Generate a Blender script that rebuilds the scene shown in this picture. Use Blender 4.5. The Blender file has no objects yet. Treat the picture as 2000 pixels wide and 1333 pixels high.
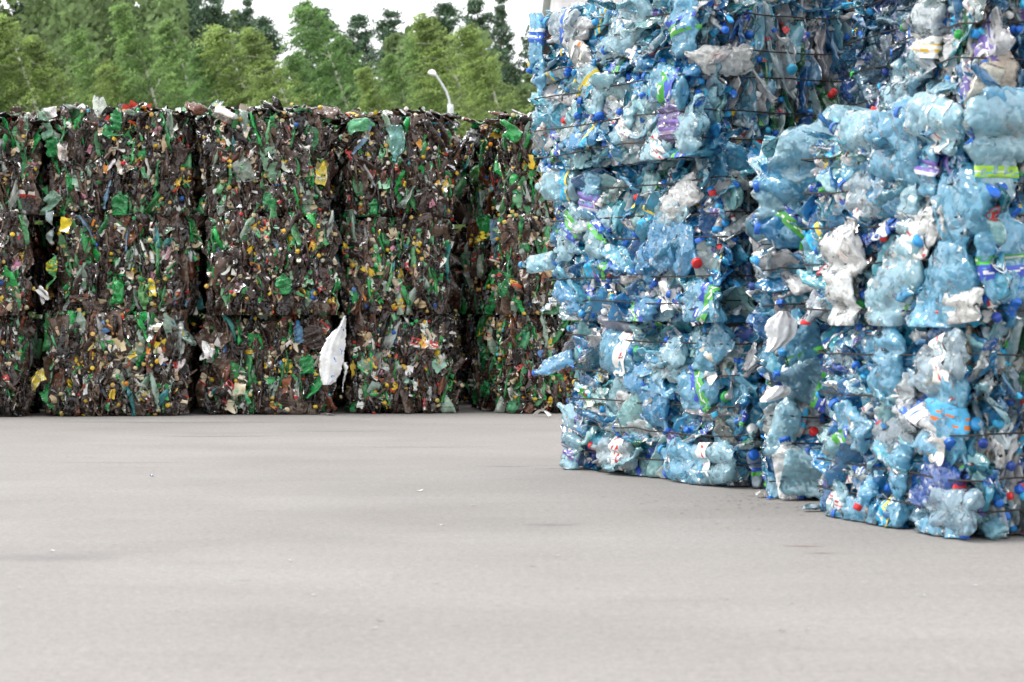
import bpy, math, random
import numpy as np
from mathutils import Vector, Matrix

# ------------------------------------------------------------------ camera, sky, sun, exposure
SC = bpy.context.scene
COL = SC.collection
FPX, EYE, HOR = 4300.0, 0.84, 594.0          # focal length in photo pixels, eye height, horizon row

cam_d = bpy.data.cameras.new('camera')
cam_d.sensor_width = 36.0
cam_d.lens = FPX / 2000.0 * 36.0
cam_d.clip_start, cam_d.clip_end = 0.1, 2000
cam_d.dof.use_dof = True
cam_d.dof.focus_distance = 13.5
cam_d.dof.aperture_fstop = 5.6
cam = bpy.data.objects.new('camera', cam_d)
COL.objects.link(cam)
cam.location = (0, 0, EYE)
cam.rotation_euler = (math.radians(90) - math.atan((666.5 - HOR) / FPX), 0, 0)
SC.camera = cam

SUN_EL, SUN_ROT = math.radians(52), math.radians(262)
world = bpy.data.worlds.new('World')
SC.world = world
world.use_nodes = True
wn, wl = world.node_tree.nodes, world.node_tree.links
wn.clear()
sky = wn.new('ShaderNodeTexSky')
sky.sky_type = 'NISHITA'
sky.sun_disc = False
sky.sun_elevation, sky.sun_rotation = SUN_EL, SUN_ROT
sky.air_density, sky.dust_density, sky.ozone_density = 1.0, 6.0, 1.0
hs = wn.new('ShaderNodeHueSaturation')           # overcast: the blue is washed out of the sky
hs.inputs['Saturation'].default_value = 0.18
cloud = wn.new('ShaderNodeMix')                    # a closed white cloud deck lies under the blue
cloud.data_type = 'RGBA'
cloud.inputs['Factor'].default_value = 0.8
cloud.inputs['B'].default_value = (7.2, 7.3, 7.45, 1)
bg = wn.new('ShaderNodeBackground')
bg.inputs['Strength'].default_value = 0.15
wo = wn.new('ShaderNodeOutputWorld')
wl.new(sky.outputs[0], hs.inputs['Color'])
wl.new(hs.outputs[0], cloud.inputs['A'])
wl.new(cloud.outputs['Result'], bg.inputs['Color'])
wl.new(bg.outputs[0], wo.inputs['Surface'])

sun_d = bpy.data.lights.new('sun', 'SUN')
sun_d.energy = 1.3
sun_d.angle = math.radians(22)
sun_d.color = (1.0, 0.97, 0.93)
sun = bpy.data.objects.new('sun', sun_d)
COL.objects.link(sun)
to_sun = Vector((math.sin(SUN_ROT) * math.cos(SUN_EL), math.cos(SUN_ROT) * math.cos(SUN_EL), math.sin(SUN_EL)))
sun.rotation_euler = to_sun.to_track_quat('Z', 'Y').to_euler()
sun.location = (-12, -1, 20)

SC.view_settings.view_transform = 'Standard'
SC.view_settings.look = 'None'
SC.view_settings.exposure = 1.0
SC.view_settings.gamma = 1.0
SC.render.engine = 'CYCLES'
cy = SC.cycles
cy.max_bounces, cy.diffuse_bounces, cy.glossy_bounces = 8, 4, 3
cy.transmission_bounces, cy.transparent_max_bounces = 4, 20
cy.use_denoising = True
try:
    cy.denoiser = 'OPENIMAGEDENOISE'
    cy.denoising_input_passes = 'RGB_ALBEDO_NORMAL'
except Exception:
    pass
cy.sample_clamp_indirect = 4.0

def P(px, py, d):
    return np.array([(px - 1000) / FPX * d, d, EYE - (py - HOR) / FPX * d])

# ------------------------------------------------------------------ materials
def new_mat(name):
    m = bpy.data.materials.new(name)
    m.use_nodes = True
    n = m.node_tree.nodes
    n.clear()
    out = n.new('ShaderNodeOutputMaterial')
    return m, n, m.node_tree.links, out

def mat_film(name, rough, clear, bump, gloss=1.0, trans=0.3, fine=52.0, dirt=0.55):
    """thin creased plastic skin; colour and opacity come from the mesh attribute Col of each bottle"""
    m, n, l, out = new_mat(name)
    def math_(op, a, b=None):
        k = n.new('ShaderNodeMath'); k.operation = op
        for i_, v in enumerate((a, b)):
            if v is None: continue
            if isinstance(v, (int, float)): k.inputs[i_].default_value = v
            else: l.new(v, k.inputs[i_])
        return k.outputs[0]
    def vec(op, a, b, o=0):
        k = n.new('ShaderNodeVectorMath'); k.operation = op
        for i_, v in enumerate((a, b)):
            if isinstance(v, tuple): k.inputs[i_].default_value = v
            else: l.new(v, k.inputs[i_])
        return k.outputs[o]
    at = n.new('ShaderNodeAttribute'); at.attribute_name = 'Col'
    tc = n.new('ShaderNodeTexCoord')
    wob = n.new('ShaderNodeTexNoise'); wob.inputs['Scale'].default_value = 14; wob.inputs['Detail'].default_value = 2
    l.new(tc.outputs['Object'], wob.inputs['Vector'])
    co = vec('MULTIPLY_ADD', wob.outputs['Color'], (0.05, 0.05, 0.05))
    l.new(tc.outputs['Object'], co.node.inputs[2])
    # creases: each cell of the crumpled skin is a little plane tilted its own way
    hs_ = []
    for sc_ in (15.0, fine):
        vo = n.new('ShaderNodeTexVoronoi'); vo.inputs['Scale'].default_value = sc_
        l.new(co, vo.inputs['Vector'])
        d_ = vec('SUBTRACT', co, vo.outputs['Position'])
        c_ = vec('SUBTRACT', vo.outputs['Color'], (0.5, 0.5, 0.5))
        hs_.append(vec('DOT_PRODUCT', d_, c_, 1))
    hsum = math_('ADD', hs_[0], hs_[1])
    bp = n.new('ShaderNodeBump'); bp.inputs['Strength'].default_value = bump; bp.inputs['Distance'].default_value = 1.0
    l.new(hsum, bp.inputs['Height'])
    n2 = n.new('ShaderNodeTexNoise'); n2.inputs['Scale'].default_value = 11; n2.inputs['Detail'].default_value = 5
    l.new(tc.outputs['Object'], n2.inputs['Vector'])
    rp = n.new('ShaderNodeValToRGB')
    rp.color_ramp.elements[0].position = 0.42; rp.color_ramp.elements[0].color = (0, 0, 0, 1)
    rp.color_ramp.elements[1].position = 0.75; rp.color_ramp.elements[1].color = (dirt, dirt, dirt, 1)
    l.new(n2.outputs['Fac'], rp.inputs['Fac'])
    mx = n.new('ShaderNodeMix'); mx.data_type = 'RGBA'; mx.blend_type = 'MULTIPLY'
    mx.inputs['B'].default_value = (0.62, 0.58, 0.52, 1)
    l.new(rp.outputs['Color'], mx.inputs['Factor']); l.new(at.outputs['Color'], mx.inputs['A'])
    df = n.new('ShaderNodeBsdfDiffuse')
    l.new(mx.outputs['Result'], df.inputs['Color']); l.new(bp.outputs[0], df.inputs['Normal'])
    tr = n.new('ShaderNodeBsdfTranslucent')
    l.new(mx.outputs['Result'], tr.inputs['Color']); l.new(bp.outputs[0], tr.inputs['Normal'])
    ms = n.new('ShaderNodeMixShader'); ms.inputs[0].default_value = trans
    l.new(df.outputs[0], ms.inputs[1]); l.new(tr.outputs[0], ms.inputs[2])
    last = ms.outputs[0]
    if clear:
        tp = n.new('ShaderNodeBsdfTransparent')
        tn = n.new('ShaderNodeMix'); tn.data_type = 'RGBA'; tn.inputs['Factor'].default_value = 0.72
        tn.inputs['A'].default_value = (0.97, 0.98, 0.99, 1); l.new(at.outputs['Color'], tn.inputs['B'])
        l.new(tn.outputs['Result'], tp.inputs['Color'])
        m2 = n.new('ShaderNodeMixShader')
        l.new(at.outputs['Alpha'], m2.inputs[0]); l.new(tp.outputs[0], m2.inputs[1]); l.new(last, m2.inputs[2])
        last = m2.outputs[0]
    fr = n.new('ShaderNodeFresnel'); fr.inputs['IOR'].default_value = 1.55
    l.new(bp.outputs[0], fr.inputs['Normal'])
    ff = math_('MULTIPLY', fr.outputs[0], gloss); ff.node.use_clamp = True
    gl = n.new('ShaderNodeBsdfGlossy'); gl.inputs['Roughness'].default_value = rough
    l.new(bp.outputs[0], gl.inputs['Normal'])
    m3 = n.new('ShaderNodeMixShader')
    l.new(ff, m3.inputs[0]); l.new(last, m3.inputs[1]); l.new(gl.outputs[0], m3.inputs[2])
    l.new(m3.outputs[0], out.inputs['Surface'])
    return m

def mat_simple(name, col, rough=0.6, metal=0.0, noise=0.0, scale=8.0, bump=0.0, spec=0.5):
    m, n, l, out = new_mat(name)
    pb = n.new('ShaderNodeBsdfPrincipled')
    pb.inputs['Base Color'].default_value = (*col, 1)
    pb.inputs['Roughness'].default_value = rough
    pb.inputs['Metallic'].default_value = metal
    pb.inputs['Specular IOR Level'].default_value = spec
    if noise or bump:
        tc = n.new('ShaderNodeTexCoord')
        no = n.new('ShaderNodeTexNoise'); no.inputs['Scale'].default_value = scale; no.inputs['Detail'].default_value = 5
        l.new(tc.outputs['Object'], no.inputs['Vector'])
        if noise:
            rp = n.new('ShaderNodeValToRGB')
            rp.color_ramp.elements[0].position = 0.3; rp.color_ramp.elements[1].position = 0.7
            rp.color_ramp.elements[0].color = (*[c * (1 - noise) for c in col], 1)
            rp.color_ramp.elements[1].color = (*[min(1, c * (1 + noise)) for c in col], 1)
            l.new(no.outputs['Fac'], rp.inputs['Fac']); l.new(rp.outputs['Color'], pb.inputs['Base Color'])
        if bump:
            bp = n.new('ShaderNodeBump'); bp.inputs['Strength'].default_value = bump; bp.inputs['Distance'].default_value = 0.02
            l.new(no.outputs['Fac'], bp.inputs['Height']); l.new(bp.outputs[0], pb.inputs['Normal'])
    l.new(pb.outputs[0], out.inputs['Surface'])
    return m

def mat_leaf(name, tint):
    m, n, l, out = new_mat(name)
    at = n.new('ShaderNodeAttribute'); at.attribute_name = 'Col'
    oi = n.new('ShaderNodeObjectInfo')
    mx = n.new('ShaderNodeMix'); mx.data_type = 'RGBA'; mx.blend_type = 'MULTIPLY'; mx.inputs['Factor'].default_value = 1
    l.new(at.outputs['Color'], mx.inputs['A']); l.new(oi.outputs['Color'], mx.inputs['B'])
    d = n.new('ShaderNodeBsdfPrincipled'); d.inputs['Roughness'].default_value = 0.55
    d.inputs['Specular IOR Level'].default_value = 0.3
    t = n.new('ShaderNodeBsdfTranslucent')
    l.new(mx.outputs['Result'], d.inputs['Base Color']); l.new(mx.outputs['Result'], t.inputs['Color'])
    ms = n.new('ShaderNodeMixShader'); ms.inputs[0].default_value = tint
    l.new(d.outputs[0], ms.inputs[1]); l.new(t.outputs[0], ms.inputs[2]); l.new(ms.outputs[0], out.inputs['Surface'])
    return m

M_PET = mat_film('clear_plastic', 0.09, True, 0.55, 1.9, 0.4, dirt=0.12)
M_BROWN = mat_film('dark_plastic', 0.12, True, 0.6, 1.15, 0.15)
M_SOLID = mat_film('solid_plastic', 0.25, False, 0.18, 0.8, 0.1)
M_CORE = mat_film('packed_plastic', 0.3, False, 0.9, 1.0, 0.0)
M_WIRE = mat_simple('wire_steel', (0.035, 0.03, 0.028), 0.5, 0.6)
M_LEAF = mat_leaf('birch_leaves', 0.55)
M_NEEDLE = mat_leaf('pine_needles', 0.15)
M_BARK = mat_simple('birch_bark', (0.55, 0.52, 0.46), 0.8, 0, 0.5, 3)
M_PBARK = mat_simple('pine_bark', (0.16, 0.09, 0.055), 0.9, 0, 0.3, 3)

# ------------------------------------------------------------------ mesh building
class Acc:
    """collects quads with a colour each"""
    def __init__(s):
        s.v, s.f, s.c, s.m, s.n = [], [], [], [], 0
    def add(s, V, F, C, mat=0):
        """V (n,3), F (k,4), C (4,) or (k,4)"""
        s.v.append(V); s.f.append(F + s.n); s.n += len(V)
        C = np.asarray(C, float)
        s.c.append(np.tile(C, (len(F), 1)) if C.ndim == 1 else C)
        s.m.append(np.full(len(F), mat, np.int32))
    def mesh(s, name, mats, smooth=True, shift=None):
        V = np.concatenate(s.v) if shift is None else np.concatenate(s.v) - shift
        F = np.concatenate(s.f); Cc = np.concatenate(s.c); Mi = np.concatenate(s.m)
        me = bpy.data.meshes.new(name)
        me.vertices.add(len(V)); me.vertices.foreach_set('co', V.astype(np.float32).ravel())
        k = len(F)
        me.loops.add(k * 4); me.loops.foreach_set('vertex_index', F.astype(np.int32).ravel())
        me.polygons.add(k)
        me.polygons.foreach_set('loop_start', np.arange(0, k * 4, 4, dtype=np.int32))
        me.polygons.foreach_set('loop_total', np.full(k, 4, np.int32))
        me.polygons.foreach_set('material_index', Mi)
        me.polygons.foreach_set('use_smooth', np.full(k, smooth, bool))
        at = me.attributes.new('Col', 'FLOAT_COLOR', 'CORNER')
        at.data.foreach_set('color', np.repeat(Cc, 4, axis=0).astype(np.float32).ravel())
        for m in mats: me.materials.append(m)
        me.update(calc_edges=True)
        return me

def link(name, me, parent=None, loc=None, rot=None):
    o = bpy.data.objects.new(name, me)
    COL.objects.link(o)
    if parent is not None: o.parent = parent
    if loc is not None: o.location = [float(q) for q in loc]
    if rot is not None: o.rotation_euler = rot
    return o

def tag(o, label=None, cat=None, group=None, kind=None):
    if label: o['label'] = label
    if cat: o['category'] = cat
    if group: o['group'] = group
    if kind: o['kind'] = kind
    return o

def grid_faces(nr, ns, wrap=True):
    """faces of nr rings of ns points"""
    i = np.arange(nr - 1)[:, None]; j = np.arange(ns if wrap else ns - 1)[None, :]
    j2 = (j + 1) % ns
    a = i * ns + j; b = i * ns + j2; c = (i + 1) * ns + j2; d = (i + 1) * ns + j
    return np.stack([a, b, c, d], -1).reshape(-1, 4)

def tube(path, rad, seg=6):
    path = np.asarray(path, float); n = len(path)
    rad = np.broadcast_to(np.asarray(rad, float), (n,))
    tg = np.gradient(path, axis=0)
    tg /= np.linalg.norm(tg, axis=1)[:, None] + 1e-9
    ref = np.tile(np.array([0.13, 0.21, 0.97]), (n, 1))
    bad = np.abs((tg * ref).sum(1)) > 0.9
    ref[bad] = (0.97, 0.2, 0.1)
    u = np.cross(tg, ref); u /= np.linalg.norm(u, axis=1)[:, None]
    w = np.cross(tg, u)
    th = np.linspace(0, 2 * np.pi, seg, endpoint=False)
    V = path[:, None] + rad[:, None, None] * (np.cos(th)[None, :, None] * u[:, None] + np.sin(th)[None, :, None] * w[:, None])
    return V.reshape(-1, 3), grid_faces(n, seg)

def tri(u):
    return np.abs((u % 1.0) - 0.5) * 4 - 1

def unit(v):
    return v / (np.linalg.norm(v) + 1e-12)

# ------------------------------------------------------------------ crushed bottles
def bottle(rng, L, R, flat, col, cap=None, label=None, seg=16, rings=14, crumple=1.0, open_end=False, bag=False):
    """one crushed bottle in its own frame (x along it, z across the flattened side): list of (role, V, F, C, mat)"""
    neck = 0.30 if R < 0.06 else 0.25
    rn = 0.0135 if R < 0.06 else 0.02
    def prof(t):
        r = np.full_like(t, R)
        r = np.where(t < 0.05, R * (0.8 + 0.2 * np.sqrt(np.clip(t / 0.05, 0, 1))), r)
        s = np.clip((t - (1 - neck)) / (neck - 0.06), 0, 1)
        r = np.where(t > 1 - neck, R + (rn - R) * (s * s * (3 - 2 * s)) ** 0.8, r)
        return r
    ribs = rng.random() < 0.5
    # deformation
    f1 = rng.uniform(0.8, 1.2)
    folds = []
    for k in range(5):
        a = rng.uniform(0, np.pi)
        folds.append((np.cos(a), np.sin(a), rng.uniform(7, 28), rng.random(), rng.uniform(0.3, 1) * (0.009 if k < 3 else 0.005) * crumple,
                      rng.integers(0, 2)))
    bz, by, tw = rng.normal(0, 0.08), rng.normal(0, 0.10), rng.normal(0, 1.6)
    pinch_x, pinch_w = rng.uniform(-0.3, 0.25) * L, rng.uniform(0.03, 0.06)
    pinch_a = rng.uniform(0, 0.55)
    def deform(p):
        x, y, z = p[:, 0], p[:, 1], p[:, 2]
        t = x / L + 0.5
        w = np.clip((t - 0.86) / 0.12, 0, 1)                 # the neck stays round
        fl = flat * (1 + 0.25 * np.sin(9 * x * f1 + f1 * 7))
        fl = fl * (1 - pinch_a * np.exp(-((x - pinch_x) / pinch_w) ** 2))
        zz = z * (fl * (1 - w) + w)
        yy = y * ((1 + (1 - flat) * 0.42) * (1 - w) + w)
        q = (1 - w)
        for (cx, cyy, fr, ph, am, side) in folds:
            d = tri(fr * (cx * x + cyy * yy) + ph) * am * q
            if side: d = d * np.sign(z)
            zz = zz + d
            yy = yy + 0.28 * d
        x2 = x / L
        ang = tw * x2 * x2 * np.sign(x2) * 0.6
        c, s = np.cos(ang), np.sin(ang)
        yy, zz = yy * c - zz * s, yy * s + zz * c
        zz = zz + bz * x2 * x2 * 4 * L * 0.5
        yy = yy + by * x2 * x2 * 4 * L * 0.5
        return np.stack([x, yy, zz], 1)
    t = np.concatenate([[0.0], np.linspace(0.0, 0.72, rings - 6), np.linspace(0.78, 0.94, 4), [1.0]])
    r = prof(t)
    r[0] = 0.004
    if ribs:
        k = slice(2, rings - 6); r[k] = r[k] * (1 + 0.045 * (np.arange(rings)[:len(r)][k] % 2 * 2 - 1))
    th = np.linspace(0, 2 * np.pi, seg, endpoint=False)
    x = (t - 0.5) * L
    x[0] += 0.012
    V = np.stack([np.repeat(x, seg), (r[:, None] * np.cos(th)).ravel(), (r[:, None] * np.sin(th)).ravel()], 1)
    V = deform(V)
    F = grid_faces(len(t), seg)
    if open_end: F = F[seg:]
    C = np.tile(np.asarray(col, float), (len(F), 1))
    C[:, :3] *= rng.uniform(0.9, 1.1, (len(F), 1))
    out = [('body', V, F, C, 0)]
    if cap is not None:
        e = deform(np.array([[L / 2 - 0.01, 0, 0], [L / 2, 0, 0]]))
        ax = unit(e[1] - e[0]); u = unit(np.cross(ax, [0.1, 0.2, 1])); w = np.cross(ax, u)
        rc = rn * 1.25
        n = 12
        th2 = np.linspace(0, 2 * np.pi, n, endpoint=False)
        prof2 = [(-0.012, rc), (0.006, rc), (0.0095, rc * 0.86), (0.0095, 0.001)]
        Vc = np.concatenate([e[1] + ax * h + rr * (np.cos(th2)[:, None] * u + np.sin(th2)[:, None] * w) for h, rr in prof2])
        Fc = grid_faces(len(prof2), n)
        out.append(('cap', Vc, Fc, cap, 1))
    if label is not None:
        t0 = rng.uniform(0.14, 0.3); t1 = t0 + rng.uniform(0.2, 0.34)
        nr, ns = 13, 26
        tt = np.linspace(t0, t1, nr)
        thl = np.linspace(0, 2 * np.pi, ns + 1)
        rr = prof(tt)[:, None] * np.ones(ns + 1)[None, :] * 1.035 + 0.0015
        Vl = np.stack([np.repeat((tt - 0.5) * L, ns + 1), (rr * np.cos(thl)).ravel(), (rr * np.sin(thl)).ravel()], 1)
        Vl = deform(Vl)
        Fl = grid_faces(nr, ns + 1, wrap=False)
        cols = np.zeros((nr - 1, ns, 4)); cols[:, :, 3] = 1
        kind, ca, cb, cc = label
        cols[:, :, :3] = ca
        def dashes(row, ink, p):
            msk = rng.random(ns) < p
            cols[row][msk, :3] = ink
        if kind == 'band':
            cols[-4:, :, :3] = cb
            dashes(3, cc, 0.6); dashes(4, cc, 0.5); dashes(-2, cc, 0.3)
        elif kind == 'mark':
            for row in (3, 4, 7): dashes(row, cb, 0.45)
        else:
            cols[:3, :, :3] = cb
            dashes(6, cb, 0.5); dashes(7, (0.85, 0.85, 0.85), 0.4)
        if rng.random() < 0.6:                    # torn: part of the way round is missing
            k0 = rng.integers(0, ns); keep = np.ones((nr - 1, ns), bool)
            for q_ in range(rng.integers(4, 12)):
                keep[rng.integers(0, 4):nr - rng.integers(1, 5), (k0 + q_) % ns] = False
            kf = keep.ravel(); Fl = Fl[kf]; cols = cols.reshape(-1, 4)[kf]
        out.append(('label', Vl, Fl, cols.reshape(-1, 4), 1))
    return out

def scrap(rng, size, asp, col, crumple=1.0, n=7):
    """a torn, creased piece of film"""
    u = np.linspace(-0.5, 0.5, n)
    X, Y = np.meshgrid(u, u, indexing='ij')
    rad = np.sqrt(X * X + Y * Y) + 1e-6
    an = np.arctan2(Y, X)
    k = 1 + sum(rng.normal(0, 0.09) * np.cos(m * an + rng.uniform(0, 6)) for m in range(1, 6))
    X = X * k * size; Y = Y * k * size * asp
    Z = np.zeros_like(X)
    for q in range(4):
        a = rng.uniform(0, np.pi)
        Z += tri((np.cos(a) * X + np.sin(a) * Y) * rng.uniform(0.6, 2.2) / size + rng.random()) * size * 0.10 * crumple * rng.uniform(0.3, 1)
    Z += rng.normal(0, 0.4) * X * X / size
    V = np.stack([X, Y, Z], -1).reshape(-1, 3)
    return V, grid_faces(n, n, wrap=False), col

def frame(a, nrm):
    """rotation whose x is a and whose z is close to nrm"""
    a = unit(a); nrm = unit(nrm - a * np.dot(a, nrm)); b = np.cross(nrm, a)
    return np.stack([a, b, nrm], 1)

# palettes: (weight, rgb, opacity)
W = lambda *a: np.array(a, float)
BLUE = [(26, (0.14, 0.62, 0.95), 0.56), (17, (0.035, 0.42, 0.84), 0.56), (24, (0.42, 0.81, 0.97), 0.54), (16, (0.74, 0.87, 0.92), 0.5),
        (8, (0.025, 0.28, 0.65), 0.52), (8, (0.03, 0.40, 0.58), 0.48), (2, (0.012, 0.10, 0.54), 0.75), (4, (0.87, 0.90, 0.90), 0.72),
        (2, (0.52, 0.58, 0.58), 0.40), (1.0, (0.05, 0.35, 0.14), 0.55), (0.4, (0.10, 0.05, 0.03), 0.85)]
CLEAR = [(26, (0.66, 0.84, 0.93), 0.48), (20, (0.26, 0.66, 0.92), 0.50), (12, (0.10, 0.42, 0.72), 0.45), (5, (0.03, 0.18, 0.50), 0.65),
         (12, (0.85, 0.88, 0.88), 0.60), (5, (0.46, 0.48, 0.47), 0.4), (2, (0.08, 0.38, 0.15), 0.5), (1.5, (0.04, 0.06, 0.09), 0.8)]
SHADED_BLUE = [(10, (0.12, 0.28, 0.40), 0.5), (8, (0.05, 0.22, 0.40), 0.55), (5, (0.28, 0.42, 0.50), 0.45), (2, (0.02, 0.08, 0.3), 0.7)]  # darker bottle colours, shade of the recessed upper bale painted in
STAIN = CLEAR + [(16, (0.45, 0.36, 0.22), 0.55), (9, (0.60, 0.53, 0.38), 0.55)]
BROWN = [(46, (0.040, 0.022, 0.015), 0.97), (20, (0.105, 0.064, 0.044), 0.96), (32, (0.010, 0.0065, 0.005), 0.98), (7, (0.15, 0.045, 0.018), 0.9),
         (7, (0.03, 0.22, 0.06), 0.82), (7, (0.02, 0.38, 0.08), 0.85), (6, (0.16, 0.46, 0.20), 0.7), (4, (0.42, 0.60, 0.48), 0.6),
         (2, (0.05, 0.30, 0.30), 0.7), (6, (0.55, 0.60, 0.56), 0.6), (1.2, (0.20, 0.38, 0.55), 0.7)]
BSCRAP = [(10, (0.80, 0.78, 0.74)), (9, (0.55, 0.42, 0.26)), (8, (0.68, 0.58, 0.44)), (5, (0.72, 0.50, 0.02)), (3, (0.60, 0.05, 0.04)), (2, (0.5, 0.22, 0.30)),
          (7, (0.02, 0.28, 0.07)), (3, (0.30, 0.55, 0.38)), (2, (0.10, 0.25, 0.55)), (14, (0.06, 0.035, 0.027)), (2, (0.75, 0.28, 0.04))]
BSHARD = [(24, (0.028, 0.016, 0.012)), (14, (0.11, 0.070, 0.048)), (16, (0.008, 0.006, 0.005)), (9, (0.015, 0.22, 0.05)), (6, (0.08, 0.36, 0.14)), (6, (0.50, 0.56, 0.50)), (5, (0.46, 0.36, 0.24)), (3, (0.72, 0.70, 0.66)), (2, (0.6, 0.42, 0.03)), (2, (0.25, 0.07, 0.03))]
WSCRAP = [(10, (0.84, 0.85, 0.85)), (4, (0.75, 0.84, 0.9)), (3, (0.03, 0.16, 0.55)), (2.5, (0.08, 0.42, 0.08)), (1.2, (0.65, 0.05, 0.05)), (1, (0.20, 0.12, 0.40)),
          (1, (0.75, 0.6, 0.3)), (3, (0.05, 0.45, 0.75)), (1, (0.06, 0.04, 0.03))]
BLUECAP = [(26, (0.015, 0.13, 0.56)), (14, (0.03, 0.28, 0.66)), (8, (0.05, 0.42, 0.70)), (7, (0.62, 0.03, 0.03)), (4, (0.80, 0.82, 0.82)), (1.5, (0.70, 0.48, 0.03)), (2, (0.04, 0.40, 0.08)), (4, (0.02, 0.06, 0.30))]
BRCAP = [(20, (0.50, 0.35, 0.09)), (12, (0.62, 0.41, 0.03)), (16, (0.52, 0.43, 0.25)), (6, (0.74, 0.70, 0.60)), (3, (0.52, 0.02, 0.02)), (3, (0.02, 0.30, 0.08)), (2, (0.03, 0.12, 0.45)), (1, (0.65, 0.22, 0.02)), (1.5, (0.1, 0.5, 0.6)), (3, (0.10, 0.07, 0.05))]
BLUELAB = [('band', (0.05, 0.10, 0.52), (0.10, 0.50, 0.08), (0.8, 0.82, 0.85)), ('band', (0.10, 0.42, 0.08), (0.05, 0.10, 0.52), (0.8, 0.85, 0.8)),
           ('mark', (0.85, 0.85, 0.83), (0.62, 0.05, 0.06), None), ('mark', (0.85, 0.85, 0.83), (0.60, 0.10, 0.10), None),
           ('plain', (0.04, 0.45, 0.78), (0.82, 0.62, 0.08), None), ('plain', (0.80, 0.84, 0.88), (0.05, 0.18, 0.6), None), ('plain', (0.18, 0.13, 0.42), (0.6, 0.6, 0.7), None),
           ('mark', (0.04, 0.45, 0.75), (0.7, 0.1, 0.12), None)]
BRLAB = [('plain', (0.66, 0.55, 0.38), (0.5, 0.05, 0.04), None), ('plain', (0.70, 0.48, 0.03), (0.55, 0.08, 0.03), None), ('plain', (0.8, 0.78, 0.72), (0.02, 0.3, 0.08), None),
         ('mark', (0.78, 0.74, 0.66), (0.5, 0.06, 0.05), None), ('plain', (0.5, 0.36, 0.2), (0.66, 0.55, 0.38), None), ('plain', (0.55, 0.06, 0.06), (0.8, 0.76, 0.7), None)]

def pick(rng, pal, jit=0.22):
    w = np.array([p[0] for p in pal]); p = pal[rng.choice(len(pal), p=w / w.sum())]
    c = np.array(p[1]) * rng.uniform(1 - jit, 1 + jit) * rng.uniform(1 - jit * 0.3, 1 + jit * 0.3, 3)
    return np.append(np.clip(c, 0, 0.92), p[2] if len(p) > 2 else 1.0)

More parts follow.
